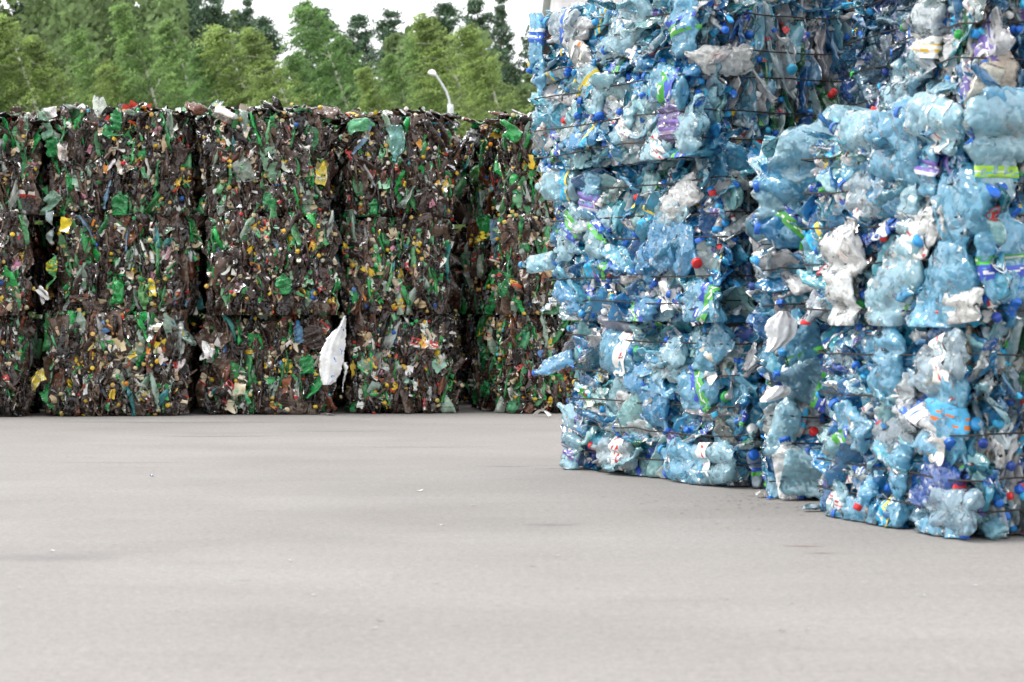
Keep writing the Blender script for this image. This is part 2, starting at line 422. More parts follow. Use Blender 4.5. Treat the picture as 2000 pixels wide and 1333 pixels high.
# ------------------------------------------------------------------ bales
class Bale:
    def __init__(s, family, corner, rot, W_, D_, H_, z0, seed, label, group, lean=(0, 0)):
        """corner: world xy of the bale's front-left bottom edge (local -W/2,-D/2)"""
        s.fam, s.W, s.D, s.H = family, W_, D_, H_
        s.rng = np.random.default_rng(seed)
        r = math.radians(rot); s.rot = r
        ux = np.array([math.cos(r), math.sin(r)]); uy = np.array([-math.sin(r), math.cos(r)])
        c = np.array(corner, float) + ux * W_ / 2 + uy * D_ / 2
        s.loc = np.array([c[0], c[1], z0])
        s.R = np.array([[ux[0], uy[0], 0], [ux[1], uy[1], 0], [0, 0, 1]])
        s.label, s.group = label, group
        s.items = []              # (score, pieces, family mat)
        s.stuff = Acc()
        s.wz = sorted(np.linspace(0.12, 0.88, 5 if family == 'blue' else 4) * H_ + s.rng.normal(0, 0.012, 5 if family == 'blue' else 4))
        s.clampz = 0.006
        s.vm = 0.045 if family == 'blue' else 0.105
        s.soft = 0.06 if family == 'blue' else 0.085
    def face(s, f):
        W_, D_, H_ = s.W, s.D, s.H
        return {'front': (W(0, -D_ / 2, H_ / 2), W(1, 0, 0), W(0, 0, 1), W(0, -1, 0), W_, H_),
                'left': (W(-W_ / 2, 0, H_ / 2), W(0, -1, 0), W(0, 0, 1), W(-1, 0, 0), D_, H_),
                'right': (W(W_ / 2, 0, H_ / 2), W(0, 1, 0), W(0, 0, 1), W(1, 0, 0), D_, H_),
                'top': (W(0, 0, H_), W(1, 0, 0), W(0, 1, 0), W(0, 0, 1), W_, D_)}[f]
    def hit(s, f, px, py):
        """where the sight line through a photo pixel meets a face, as (u, v) in metres from the face's middle"""
        o, t, up, n, w, h = s.face(f)
        ro = s.R.T @ (np.array([0, 0, EYE]) - s.loc); rd = s.R.T @ np.array([(px - 1000) / FPX, 1, -(py - HOR) / FPX])
        k = np.dot(o - ro, n) / np.dot(rd, n)
        q = ro + rd * k - o
        return np.dot(q, t), np.dot(q, up)
    def settle(s, V, tight=True):
        """rests on what is below, held in by the wires"""
        V = V.copy()
        V[:, 2] = np.maximum(V[:, 2], s.clampz)
        if tight:
            for hw, ax in ((s.W / 2, 0), (s.D / 2, 1)):
                dz = np.min(np.abs(V[:, 2][:, None] - np.array(s.wz)[None]), axis=1)
                lim = hw + (0.024 if s.fam == 'blue' else 0.012) + np.clip(dz / 0.055, 0, 1) ** 0.7 * 0.08
                V[:, ax] = np.clip(V[:, ax], -lim, lim)
        return V
    def put(s, pieces, pos, Rm, score, tight=True):
        out = []
        for role, V, F, C, m in pieces:
            out.append((role, s.settle(V @ Rm.T + pos, tight), F, C, m))
        s.items.append((score, out))
    def fill(s, f, mode, dens, pal, caps, labs, lab_p=0.3, sizes=None, res=(16, 14), cut=None):
        o, t, up, n, w, h = s.face(f)
        rng = s.rng
        N = int(w * h * dens)
        nu = max(1, int(round(math.sqrt(N * w / h)))); nv = max(1, int(round(N / nu)))
        for iu in range(nu):
            for iv in range(nv):
                u = ((iu + rng.uniform(-0.3, 1.3)) / nu - 0.5) * w
                v = ((iv + rng.uniform(-0.3, 1.3)) / nv - 0.5) * h
                if cut is not None and not cut(u / w, v / h): continue
                u = np.clip(u, -w / 2 + 0.03, w / 2 - 0.03); v = np.clip(v, -h / 2 + s.vm, h / 2 - s.vm)
                edge = s.soft * ((abs(2 * u / w)) ** 6 + 1.5 * (abs(2 * v / h)) ** 9)
                L, R = sizes[rng.choice(len(sizes), p=[q[2] for q in sizes])][:2]
                L *= rng.uniform(0.85, 1.1)
                if mode == 'panel':                   # a flattened side turned outwards, standing
                    a = np.pi / 2 * rng.choice([1, -1]) + rng.normal(0, 0.45)
                    nn = n + rng.normal(0, 0.35) * t + rng.normal(0, 0.3) * up
                    ax = math.cos(a) * t + math.sin(a) * up
                    out = rng.uniform(-0.06, -0.005) - edge
                    fl = rng.uniform(0.14, 0.4)
                elif mode == 'flat':
                    a = rng.normal(0.18, 0.50) + (np.pi if rng.random() < 0.5 else 0)
                    nn = n + rng.normal(0, 0.28) * t + (rng.normal(0, 0.3) if rng.random() < 0.45 else rng.choice([-1, 1]) * rng.uniform(0.6, 2.2)) * up
                    ax = math.cos(a) * t + math.sin(a) * up + rng.normal(0, 0.12) * n
                    out = rng.uniform(-0.08, 0.008) - edge
                    fl = rng.uniform(0.12, 0.42)
                elif mode == 'edge':
                    a = np.pi / 2 * rng.choice([1, -1]) + rng.normal(0, 0.30)
                    ax = math.cos(a) * t + math.sin(a) * up + rng.normal(0, 0.25) * n
                    nn = t + rng.normal(0, 0.75) * n + rng.normal(0, 0.2) * up
                    out = (rng.uniform(-0.09, -0.012) if s.fam == 'blue' else rng.uniform(-0.125, -0.005)) - edge
                    fl = rng.uniform(0.14, 0.42)
                    if rng.random() < 0.16:          # seen end on, the cap outwards
                        ax = n + rng.normal(0, 0.35) * t + rng.normal(0, 0.35) * up
                        nn = t + rng.normal(0, 0.6) * up
                        out -= L * 0.5 - 0.05
                else:                                 # 'lid': lying on top, ends sticking out
                    a = rng.uniform(0, 2 * np.pi)
                    ax = math.cos(a) * t + math.sin(a) * up + rng.normal(0.06, 0.34) * n
                    nn = n + rng.normal(0, 0.5) * t
                    out = rng.uniform(-0.05, 0.045)
                    fl = rng.uniform(0.12, 0.35)
                pos = o + t * u + up * v + n * out
                c = pick(rng, pal)
                cap = pick(rng, caps) if rng.random() < (0.62 if s.fam == 'blue' else 0.32) else None
                lab = labs[rng.integers(len(labs))] if rng.random() < lab_p else None
                b = bottle(rng, L, R, fl, c, cap, lab, *res)
                s.put(b, pos, frame(ax, nn), out + L * R * 3 + edge * 0.3 + (0.01 if lab else 0), tight=(mode != 'lid'))
    def scraps(s, f, dens, pal, size=(0.04, 0.13), out=(-0.03, 0.015), asp=(0.3, 1.0)):
        o, t, up, n, w, h = s.face(f); rng = s.rng
        for k in range(int(w * h * dens)):
            u, v = rng.uniform(-0.49, 0.49) * w, rng.uniform(-0.44, 0.44) * h
            V, F, C = scrap(rng, rng.uniform(*size), rng.uniform(*asp), pick(rng, pal))
            a = np.pi / 2 + rng.normal(0, 0.7)
            Rm = frame(math.cos(a) * t + math.sin(a) * up, n + rng.normal(0, 0.5) * t + rng.normal(0, 0.4) * up)
            edge = s.soft * ((abs(2 * u / w)) ** 6 + 1.5 * (abs(2 * v / h)) ** 9)
            s.stuff.add(s.settle(V @ Rm.T + o + t * u + up * v + n * (rng.uniform(*out) - edge)), F, C, 1)
    def loose_caps(s, f, dens, pal, r=0.015):
        o, t, up, n, w, h = s.face(f); rng = s.rng
        for k in range(int(w * h * dens)):
            u, v = rng.uniform(-0.49, 0.49) * w, rng.uniform(-0.45, 0.45) * h
            ax = unit(n + rng.normal(0, 0.5) * t + rng.normal(0, 0.5) * up); q = unit(np.cross(ax, [0.1, 0.2, 1])); ww = np.cross(ax, q)
            th = np.linspace(0, 2 * np.pi, 10, endpoint=False)
            rr = r * rng.uniform(0.85, 1.15)
            V = np.concatenate([ax * hh + g * (np.cos(th)[:, None] * q + np.sin(th)[:, None] * ww) for hh, g in ((-0.014, rr), (0.005, rr), (0.008, rr * 0.85), (0.008, 0.001))])
            edge = s.soft * ((abs(2 * u / w)) ** 6 + 1.5 * (abs(2 * v / h)) ** 9)
            s.stuff.add(s.settle(V + o + t * u + up * v + n * (rng.uniform(-0.015, 0.022) - edge)), grid_faces(4, 10), pick(rng, pal), 1)
    def hero(s, f, px, py, L, R, ang, col, cap=None, label=None, out=0.0, flat=0.4, lift=0.0, res=(20, 18), crumple=None, turn=0.0):
        """a bottle the photo shows distinctly; ang: direction of its cap in the face plane, lift: how far it points outwards"""
        o, t, up, n, w, h = s.face(f)
        u, v = s.hit(f, px, py)
        if s.fam == 'brown': L, R, out = L * 0.88, R * 0.85, out - 0.02
        if crumple is None: crumple = 1.0 if s.fam == 'blue' else 1.8
        a = math.radians(ang)
        ax = math.cos(a) * t + math.sin(a) * up + lift * n
        nn = n + turn * np.cross(ax, n)
        s.put(bottle(s.rng, L, R, flat, col, None if cap is None else np.append(cap, 1), label, *res, crumple=crumple),
              o + t * u + up * v + n * out, frame(ax, nn), 9.0, tight=(lift == 0 and f != 'top'))
    def hero_scrap(s, f, px, py, size, asp, ang, col, out=0.03, crumple=1.9):
        o, t, up, n, w, h = s.face(f); u, v = s.hit(f, px, py); a = math.radians(ang)
        V, F, C = scrap(s.rng, size, asp, np.append(col, 1), crumple, 10)
        V = V @ frame(math.cos(a) * t + math.sin(a) * up, n).T + o + t * u + up * v + n * out
        s.items.append((9.0, [('scrap', V, F, C, 1)]))
    def core(s, col):
        """the lumpy packed inside"""
        rng = s.rng
        inset = 0.075
        for f in ('front', 'left', 'right', 'top', 'back'):
            if f == 'back':
                o, t, up, n, w, h = W(0, s.D / 2, s.H / 2), W(-1, 0, 0), W(0, 0, 1), W(0, 1, 0), s.W, s.H
            else:
                o, t, up, n, w, h = s.face(f)
            nu, nv = 26, 18
            uu = np.linspace(-0.5, 0.5, nu) * (w - 0.1); vv = np.linspace(-0.5, 0.5, nv) * (h - (0.06 if f != 'top' else 0.1))
            U, Vv = np.meshgrid(uu, vv, indexing='ij')
            dep = -inset + rng.normal(0, 0.012, U.shape)
            dep[0, :] = dep[-1, :] = dep[:, 0] = dep[:, -1] = -inset - 0.03
            pts = o + U[..., None] * t + Vv[..., None] * up + dep[..., None] * n
            F = grid_faces(nu, nv, wrap=False)
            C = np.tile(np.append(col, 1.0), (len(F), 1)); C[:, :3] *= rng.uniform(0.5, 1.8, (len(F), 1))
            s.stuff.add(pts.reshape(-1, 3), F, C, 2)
    def build(s, n_parts=100):
        root = link('plastic_bale', None, None, s.loc, (0, 0, s.rot))
        root.empty_display_size = 0.2
        tag(root, s.label, 'bale', s.group)
        body = M_PET if s.fam == 'blue' else M_BROWN
        s.items.sort(key=lambda q: -q[0])
        for k, (sc, pieces) in enumerate(s.items):
            if k < n_parts:
                par = None
                for role, V, F, C, m in pieces:
                    a = Acc(); cen = V.mean(0)
                    if role in ('body', 'scrap'):
                        a.add(V, F, C, 0)
                        nm = 'bottle' if role == 'body' else 'plastic_film'
                        o = link(nm, a.mesh(nm, [body if role == 'body' else M_SOLID], shift=cen), root, cen)
                        par, pc = o, cen
                    else:
                        a.add(V, F, C, 0)
                        nm = 'bottle_cap' if role == 'cap' else ('bottle_label' if role == 'label' else 'carry_handle')
                        link(nm, a.mesh(nm, [M_SOLID], shift=cen), par, cen - pc)
            else:
                for role, V, F, C, m in pieces:
                    s.stuff.add(V, F, C, m)
        if s.stuff.n:
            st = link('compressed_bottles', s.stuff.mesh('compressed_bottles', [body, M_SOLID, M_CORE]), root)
            st['kind'] = 'stuff'
        # wires
        rng = s.rng
        for z in s.wz:
            e_ = 0.032 if s.fam == 'blue' else 0.02
            hw, hd = s.W / 2 + e_, s.D / 2 + e_
            pts = []
            for (ax, ay), (bx, by) in (((-hw, -hd), (hw, -hd)), ((hw, -hd), (hw, hd)), ((hw, hd), (-hw, hd)), ((-hw, hd), (-hw, -hd))):
                for q in np.linspace(0.05, 0.95, 12):
                    pts.append((ax + (bx - ax) * q, ay + (by - ay) * q))
            pts.append(pts[0]); pts = np.array(pts); k = len(pts)
            wob = np.cumsum(rng.normal(0, 0.004, k)); wob -= np.linspace(0, wob[-1], k)
            dep = 1 + rng.normal(0, 0.004, (k, 1)); dep[-1] = dep[0]
            path = np.column_stack([pts * dep, z + wob])
            V, F = tube(path, 0.0036 if s.fam == 'blue' else 0.0020, 5)
            a = Acc(); a.add(V, F, (0.05, 0.05, 0.05, 1))
            link('baling_wire', a.mesh('baling_wire', [M_WIRE]), root)
        return root

SZ_BLUE = [(0.29, 0.041, 0.46), (0.33, 0.068, 0.24), (0.21, 0.031, 0.30)]
SZ_END = [(0.28, 0.040, 0.55), (0.20, 0.030, 0.30), (0.31, 0.06, 0.15)]
SZ_BR = [(0.28, 0.045, 0.50), (0.21, 0.034, 0.36), (0.31, 0.055, 0.14)]

H = 0.75
BALES = {}
# ---- brown and green bales: five columns, three high
G_BR = 'brown and green bottle bales of the far wall'
cols = [  # px of the left front edge, front depth, width, rotation, tops
    (-195, 16.25, 0.93, 2), (92, 16.5, 1.02, 4), (403, 16.62, 0.93, 3), (690, 16.82, 0.79, 5), (994, 16.85, 1.15, 21)]
where = ['brown bale of the leftmost column, cut by the photo edge', 'brown bale of the wide second column from the left',
         'brown bale of the column with the hanging white bag', 'brown bale of the narrow fourth column from left',
         'brown bale of the turned column beside the blue stack']
lvl = ['lowest', 'middle one', 'topmost']
for ci, (px, d, w, rot) in enumerate(cols):
    for k in range(3):
        rr = np.random.default_rng(100 + ci * 7 + k)
        jx, jd, jr = rr.normal(0, 0.03), rr.normal(0, 0.06), rr.normal(0, 2.0)
        x = (px - 1000) / FPX * d + jx
        hh = H + (0.02 if (k == 2 and ci in (1, 2)) else 0) - (0.05 if (k == 2 and ci == 0) else 0)
        b = Bale('brown', (x, d + jd), rot + jr, w, 1.05, hh, H * k, 1000 + ci * 10 + k, f'{where[ci]}, {lvl[k]}', G_BR)
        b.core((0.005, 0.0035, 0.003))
        PAL = BROWN if ci < 4 else BROWN + [(16, (0.02, 0.26, 0.06), 0.85), (9, (0.08, 0.40, 0.16), 0.75)]
        b.fill('front', 'edge', 400, PAL, BRCAP, BRLAB, 0.16, SZ_BR, (12, 11))
        b.fill('front', 'panel', 85, BROWN[:4] + BROWN[:2] + BROWN[4:8], BRCAP, BRLAB, 0.12, SZ_BR, (14, 12))
        b.scraps('front', 190, BSCRAP, (0.03, 0.11))
        b.scraps('front', 420, BSHARD, (0.04, 0.13), (-0.05, 0.02), (0.12, 0.45))
        b.loose_caps('front', 30, BRCAP, 0.014)
        b.fill('left', 'edge', 330 if ci == 4 else 130, PAL, BRCAP, BRLAB, 0.16, SZ_BR, (12, 11), cut=None if ci == 4 else (lambda u, v: u > 0.0))
        b.fill('right', 'edge', 150, BROWN, BRCAP, BRLAB, 0.16, SZ_BR, (12, 11), cut=lambda u, v: u < 0.1)
        if ci == 4: b.scraps('left', 100, BSCRAP); b.loose_caps('left', 80, BRCAP)
        if k == 2:
            b.fill('top', 'lid', 190, BROWN, BRCAP, BRLAB, 0.15, SZ_BR, (12, 11), cut=lambda u, v: v < 0.25)
            b.scraps('top', 70, BSCRAP, (0.08, 0.2), (-0.02, 0.05))
            b.scraps('top', 120, BSHARD, (0.10, 0.24), (-0.02, 0.06), (0.15, 0.45))
        BALES[('br', ci, k)] = b

for gi, (gx, gd, gw) in enumerate([(-0.62, 18.35, 1.1), (-4.35, 17.45, 1.2), (-2.95, 17.65, 1.2), (-1.75, 17.85, 1.05)]):    # the second rank, seen through the gaps
  for k in range(3):
    b = Bale('brown', (gx, gd), 2, gw, 0.9, H, H * k, 1500 + k + gi * 10, 'shaded brown bale deep in the gap %s, %s one' % (
        ['by the turned column', 'beside the leftmost column', 'before the middle column', 'right of the white bag'][gi], ['lowest', 'middle', 'topmost'][k]), G_BR)
    b.core((0.005, 0.0035, 0.003))
    b.fill('front', 'edge', 200, BROWN, BRCAP, BRLAB, 0.16, SZ_BR, (10, 10))
    BALES[('brb', gi, k)] = b

# ---- blue bales
G_BL = 'blue bottle bales in the near stacks'
def blue(key, corner, rot, w, d, z0, seed, label, faces, top=False, h=H):
    b = Bale('blue', corner, rot, w, d, h, z0, seed, label, G_BL)
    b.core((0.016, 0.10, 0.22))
    for f, mode, dens, pal, lp in faces:
        if mode == 'flat':
            b.fill(f, 'flat', dens, pal, BLUECAP, BLUELAB, lp, SZ_BLUE, (18, 15))
            b.scraps(f, 45, WSCRAP, (0.05, 0.14), (-0.05, 0.0))
            b.loose_caps(f, 28, BLUECAP, 0.017)
        else:
            b.fill(f, 'edge', dens, pal, BLUECAP, BLUELAB, lp, SZ_END, (14, 13))
            b.scraps(f, 60, WSCRAP, (0.03, 0.09), (-0.05, 0.0))
            b.loose_caps(f, 45, BLUECAP)
    if top:
        b.fill('top', 'lid', 120, BLUE, BLUECAP, BLUELAB, 0.2, SZ_BLUE, (14, 13))
    BALES[key] = b
    return b

for k, (ox, oy, r) in enumerate([(0.02, 0.0, 31), (-0.08, 0.0, 30), (-0.18, -0.02, 29)]):
    blue(('s1', k), (1.01 + ox, 10.0 + oy), r, 1.13, 1.46, H * k, 2000 + k,
         'blue bottle bale %s of the blue stack next to the brown wall' % ['at the foot', 'in the middle', 'at the top'][k],
         [('left', 'flat', 250, BLUE, 0.30), ('front', 'edge', 340, CLEAR, 0.2)], top=(k == 2))
for k, (ox, r) in enumerate([(0.0, 20), (0.02, 22)]):
    blue(('s2', k), (1.628 + ox, 7.80), r, 1.4, [1.12, 1.22][k], H * k, 2100 + k,
         ['nearest pale blue bottle bale, on the ground, its end stained brown', 'nearest upper pale blue bale with the purple label, on a stained bale'][k],
         [('left', 'flat', 250, BLUE, 0.34), ('front', 'edge', 300, STAIN if k == 0 else CLEAR, 0.25)], top=(k == 1))
blue(('s3', 0), (1.69, 8.14), 8, 1.3, 0.78, 1.5, 2200, 'cloudy pale bottle bale set back on top of the nearest stack',
     [('left', 'flat', 190, CLEAR, 0.25), ('front', 'edge', 260, STAIN, 0.25)], top=True)
for k in range(2):
    blue(('s2b', k), (1.14 - 0.03 * k, 9.44 + 0.02 * k), -5, 1.2, 0.74, H * k, 2300 + k,
         ['blue bottle bale wedged at ground level between the two blue stacks', 'blue bottle bale with big pale bottles on top, wedged between the blue stacks'][k],
         [('front', 'flat', 240, BLUE, 0.25), ('left', 'edge', 220, CLEAR, 0.2)], top=(k == 1))
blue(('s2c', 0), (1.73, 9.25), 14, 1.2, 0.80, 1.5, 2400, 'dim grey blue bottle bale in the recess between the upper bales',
     [('left', 'flat', 200, SHADED_BLUE, 0.1), ('front', 'edge', 200, SHADED_BLUE, 0.1)], top=True)

# ---- bottles the photo shows distinctly
cB, cL, cR, cY, cW = (0.015, 0.13, 0.58), (0.04, 0.32, 0.70), (0.66, 0.03, 0.03), (0.7, 0.5, 0.03), (0.82, 0.84, 0.84)
pale, ice, mid, deep, wht = (0.20, 0.66, 0.96, 0.56), (0.46, 0.83, 0.97, 0.56), (0.07, 0.48, 0.86, 0.54), (0.015, 0.14, 0.58, 0.6), (0.87, 0.89, 0.88, 0.8)
PLB = ('plain', (0.04, 0.14, 0.55), (0.75, 0.8, 0.85), None)
GB, BG, MK, SK, PU = BLUELAB[0], BLUELAB[1], BLUELAB[2], BLUELAB[4], BLUELAB[6]
h = BALES[('s1', 2)].hero
h('left', 1235, 55, 0.40, 0.085, 215, ice, cB, None, 0.03, 0.35)
h('left', 1200, 95, 0.34, 0.05, 190, ice, cB, None, 0.03, 0.4)
h('left', 1140, 62, 0.30, 0.05, 10, (0.62, 0.66, 0.68, 0.8), cL, None, 0.03, 0.6)
h('left', 1110, 55, 0.30, 0.07, 170, (0.56, 0.72, 0.80, 0.5), cL, PLB, 0.02, 0.5)
h('left', 1058, 85, 0.30, 0.05, 265, pale, cB, PLB, 0.03, 0.5, 0.1)
h('left', 1145, 112, 0.26, 0.055, 330, (0.55, 0.58, 0.57, 0.85), cL, ('mark', (0.7, 0.7, 0.66), (0.75, 0.25, 0.05), None), 0.03, 0.6)
h('left', 1062, 140, 0.26, 0.05, 280, pale, None, None, 0.03, 0.5)
h('left', 1310, 165, 0.34, 0.07, 160, pale, cB, GB, 0.02, 0.4)
h('left', 1165, 180, 0.30, 0.07, 300, ice, cB, SK, 0.02, 0.4)
h('left', 1320, 235, 0.22, 0.07, 90, (0.13, 0.09, 0.30, 0.9), None, ('plain', (0.2, 0.14, 0.42), (0.5, 0.4, 0.6), None), 0.03, 0.45)
h('left', 1370, 240, 0.34, 0.08, 30, ice, cB, None, 0.02, 0.35)
h('left', 1230, 245, 0.26, 0.04, 40, ice, None, MK, 0.03, 0.45)
h('left', 1285, 300, 0.30, 0.06, 215, ice, cL, MK, 0.03, 0.4)
h('left', 1340, 40, 0.34, 0.08, 100, pale, cB, BG, 0.02, 0.4)
h('front', 1395, 122, 0.36, 0.055, 180, (0.84, 0.84, 0.80, 0.95), None, None, 0.045, 0.4)
h('front', 1385, 122, 0.05, 0.013, 90, (0.66, 0.03, 0.03, 1), cR, None, 0.06, 0.9, 1.0)
h = BALES[('s1', 1)].hero
h('left', 1105, 362, 0.33, 0.068, 178, ice, None, SK, 0.04, 0.6, 0.12)
h('left', 1160, 372, 0.30, 0.07, 80, pale, None, PU, 0.02, 0.4)
h('left', 1330, 395, 0.38, 0.06, 205, wht, cR, None, 0.035, 0.35)
h('left', 1318, 415, 0.32, 0.06, 195, ice, cB, None, 0.03, 0.35)
h('left', 1175, 460, 0.34, 0.07, 240, ice, cB, GB, 0.025, 0.35)
h('left', 1120, 465, 0.34, 0.07, 230, ice, cB, BG, 0.025, 0.35)
h('left', 1065, 515, 0.28, 0.042, 185, ice, cL, None, 0.04, 0.7, 0.14)
h('left', 1330, 480, 0.42, 0.10, 340, mid, cR, None, 0.02, 0.3)
h('left', 1290, 500, 0.34, 0.08, 200, mid, cB, None, 0.03, 0.35)
h('left', 1385, 600, 0.36, 0.09, 160, pale, cL, BG, 0.03, 0.35)
h('left', 1120, 585, 0.28, 0.05, 330, mid, cL, None, 0.03, 0.55)
h('left', 1260, 610, 0.30, 0.05, 20, mid, cB, BG, 0.02, 0.4)
h = BALES[('s1', 0)].hero
h('left', 1095, 712, 0.28, 0.036, 200, (0.2, 0.6, 0.92, 0.55), cB, None, 0.045, 0.6, 0.3)
h('left', 1310, 708, 0.36, 0.06, 210, ice, cB, None, 0.04, 0.35)
h('left', 1400, 680, 0.32, 0.07, 215, pale, cB, None, 0.03, 0.4)
h('left', 1370, 765, 0.36, 0.09, 200, pale, cB, BG, 0.03, 0.4)
h('left', 1285, 770, 0.40, 0.09, 310, mid, cB, None, 0.03, 0.3)
h('left', 1130, 820, 0.30, 0.05, 160, ice, None, PU, 0.02, 0.5)
h('left', 1210, 885, 0.36, 0.06, 175, (0.62, 0.80, 0.88, 0.5), cR, MK, 0.03, 0.5)
h('left', 1350, 905, 0.40, 0.085, 165, pale, cL, None, 0.035, 0.45)
h('left', 1415, 905, 0.34, 0.08, 10, ice, None, ('mark', (0.85, 0.86, 0.86), (0.7, 0.06, 0.06), None), 0.03, 0.5)
h('left', 1125, 890, 0.24, 0.06, 250, ice, None, PU, 0.03, 0.5)
h('left', 1210, 690, 0.34, 0.09, 170, pale, cB, MK, 0.02, 0.4)
h('front', 1470, 930, 0.24, 0.035, 275, (0.45, 0.6, 0.72, 0.6), cB, GB, 0.05, 0.85)
BALES[('s1', 0)].hero_scrap('left', 1405, 715, 0.14, 0.6, 80, (0.72, 0.66, 0.56), 0.05)
h = BALES[('s2', 1)].hero
h('left', 1665, 500, 0.30, 0.09, 200, wht, cR, MK, 0.06, 0.35)
h('left', 1668, 575, 0.30, 0.075, 100, (0.82, 0.86, 0.86, 0.92), None, None, 0.06, 0.35)
h('left', 1760, 290, 0.42, 0.10, 172, pale, cB, None, 0.03, 0.4)
h('left', 1790, 400, 0.22, 0.05, 80, ice, None, MK, 0.03, 0.5)
h('left', 1835, 440, 0.20, 0.05, 190, (0.8, 0.84, 0.82, 0.8), cR, None, 0.03, 0.5)
h('left', 1880, 400, 0.40, 0.11, 20, pale, cB, None, 0.01, 0.4)
h('left', 1800, 480, 0.36, 0.06, 210, wht, cR, MK, 0.04, 0.35)
h('left', 1860, 560, 0.46, 0.12, 60, pale, None, None, 0.015, 0.35)
h('left', 1890, 600, 0.26, 0.05, 185, (0.82, 0.83, 0.80, 0.9), cR, None, 0.04, 0.5)
h('left', 1700, 385, 0.32, 0.07, 170, (0.50, 0.72, 0.84, 0.5), cB, None, 0.02, 0.4)
h('left', 1830, 315, 0.26, 0.045, 80, pale, None, PU, 0.04, 0.35)
h('left', 1770, 545, 0.44, 0.10, 45, ice, cL, None, 0.03, 0.35)
h('left', 1700, 262, 0.40, 0.07, 175, ice, cB, None, 0.05, 0.5)
h('left', 1770, 246, 0.38, 0.07, 14, pale, cB, None, 0.05, 0.5)
h('left', 1845, 238, 0.40, 0.078, 165, ice, cB, MK, 0.05, 0.5)
h('front', 1930, 230, 0.38, 0.075, 190, ice, cB, None, 0.05, 0.55)
h('front', 1990, 222, 0.38, 0.075, 8, pale, cL, None, 0.05, 0.5)
h('front', 1950, 500, 0.34, 0.09, 95, pale, None, GB, 0.03, 0.45)
h('front', 1935, 325, 0.26, 0.07, 90, ice, None, ('plain', (0.35, 0.62, 0.06), (0.05, 0.45, 0.7), None), 0.03, 0.45)
h('front', 1935, 270, 0.36, 0.08, 185, ice, cB, None, 0.03, 0.5)
h = BALES[('s2', 0)].hero
h('left', 1750, 700, 0.30, 0.08, 80, pale, cB, None, 0.03, 0.4)
h('left', 1850, 715, 0.36, 0.08, 200, (0.6, 0.8, 0.9, 0.5), None, MK, 0.03, 0.45)
h('left', 1790, 785, 0.22, 0.045, 90, (0.8, 0.88, 0.92, 0.6), None, None, 0.05, 0.6)
h('left', 1860, 790, 0.40, 0.10, 80, pale, None, ('mark', (0.10, 0.45, 0.75), (0.75, 0.2, 0.03), None), 0.02, 0.4)
h('left', 1680, 830, 0.30, 0.06, 155, pale, cB, None, 0.03, 0.5)
h('left', 1750, 860, 0.36, 0.065, 190, (0.40, 0.52, 0.60, 0.5), cB, None, 0.02, 0.4)
h('left', 1840, 945, 0.34, 0.07, 10, deep, None, None, 0.01, 0.4)
h('left', 1720, 950, 0.20, 0.04, 275, pale, cR, None, 0.04, 0.6, 0.8)
h('left', 1770, 920, 0.26, 0.05, 255, pale, cL, None, 0.03, 0.5)
h('left', 1650, 1005, 0.26, 0.05, 245, ice, None, MK, 0.04, 0.4)
h('left', 1700, 1000, 0.34, 0.06, 190, pale, cB, None, 0.03, 0.5)
h('left', 1740, 1020, 0.30, 0.06, 200, pale, cB, SK, 0.03, 0.5)
h('left', 1870, 1000, 0.34, 0.07, 180, (0.45, 0.72, 0.88, 0.48), None, None, 0.03, 0.5)
h('left', 1850, 1040, 0.30, 0.05, 5, pale, cB, None, 0.03, 0.6)
BALES[('s2', 0)].hero_scrap('left', 1855, 880, 0.10, 0.9, 60, (0.85, 0.84, 0.74), 0.05, 0.3)
h = BALES[('s2b', 1)].hero
h('front', 1580, 300, 0.40, 0.10, 190, ice, cL, None, 0.05, 0.5)
h('front', 1660, 265, 0.42, 0.10, 170, ice, cB, None, 0.04, 0.5)
h('front', 1560, 345, 0.38, 0.085, 200, pale, cB, None, 0.04, 0.45)
h('front', 1555, 455, 0.34, 0.06, 178, mid, cB, GB, 0.03, 0.45)
h('front', 1545, 375, 0.34, 0.06, 15, ice, cB, None, 0.03, 0.4)
h('front', 1570, 410, 0.30, 0.06, 50, pale, cB, BG, 0.03, 0.4)
h = BALES[('s2b', 0)].hero
h('front', 1570, 680, 0.34, 0.07, 110, pale, None, GB, 0.03, 0.4)
h('front', 1590, 745, 0.32, 0.08, 160, (0.2, 0.45, 0.6, 0.7), cB, GB, 0.03, 0.4)
h('front', 1605, 925, 0.34, 0.09, 350, ice, None, None, 0.06, 0.6)
h('front', 1545, 915, 0.26, 0.06, 100, wht, cB, None, 0.03, 0.5)
h('front', 1535, 830, 0.30, 0.05, 75, ice, cB, None, 0.02, 0.5)
h = BALES[('s3', 0)].hero
h('left', 1825, 60, 0.36, 0.10, 80, (0.62, 0.72, 0.76, 0.75), None, ('mark', (0.8, 0.8, 0.75), (0.75, 0.45, 0.05), None), 0.03, 0.4)
h('left', 1770, 180, 0.30, 0.07, 215, ice, cR, None, 0.05, 0.5)
h('left', 1800, 155, 0.30, 0.06, 210, ice, cB, None, 0.05, 0.5)
h('front', 1905, 190, 0.24, 0.045, 250, (0.6, 0.58, 0.48, 0.9), None, None, 0.05, 0.7)
h('front', 1950, 150, 0.24, 0.05, 80, (0.55, 0.46, 0.36, 0.9), None, None, 0.03, 0.6)
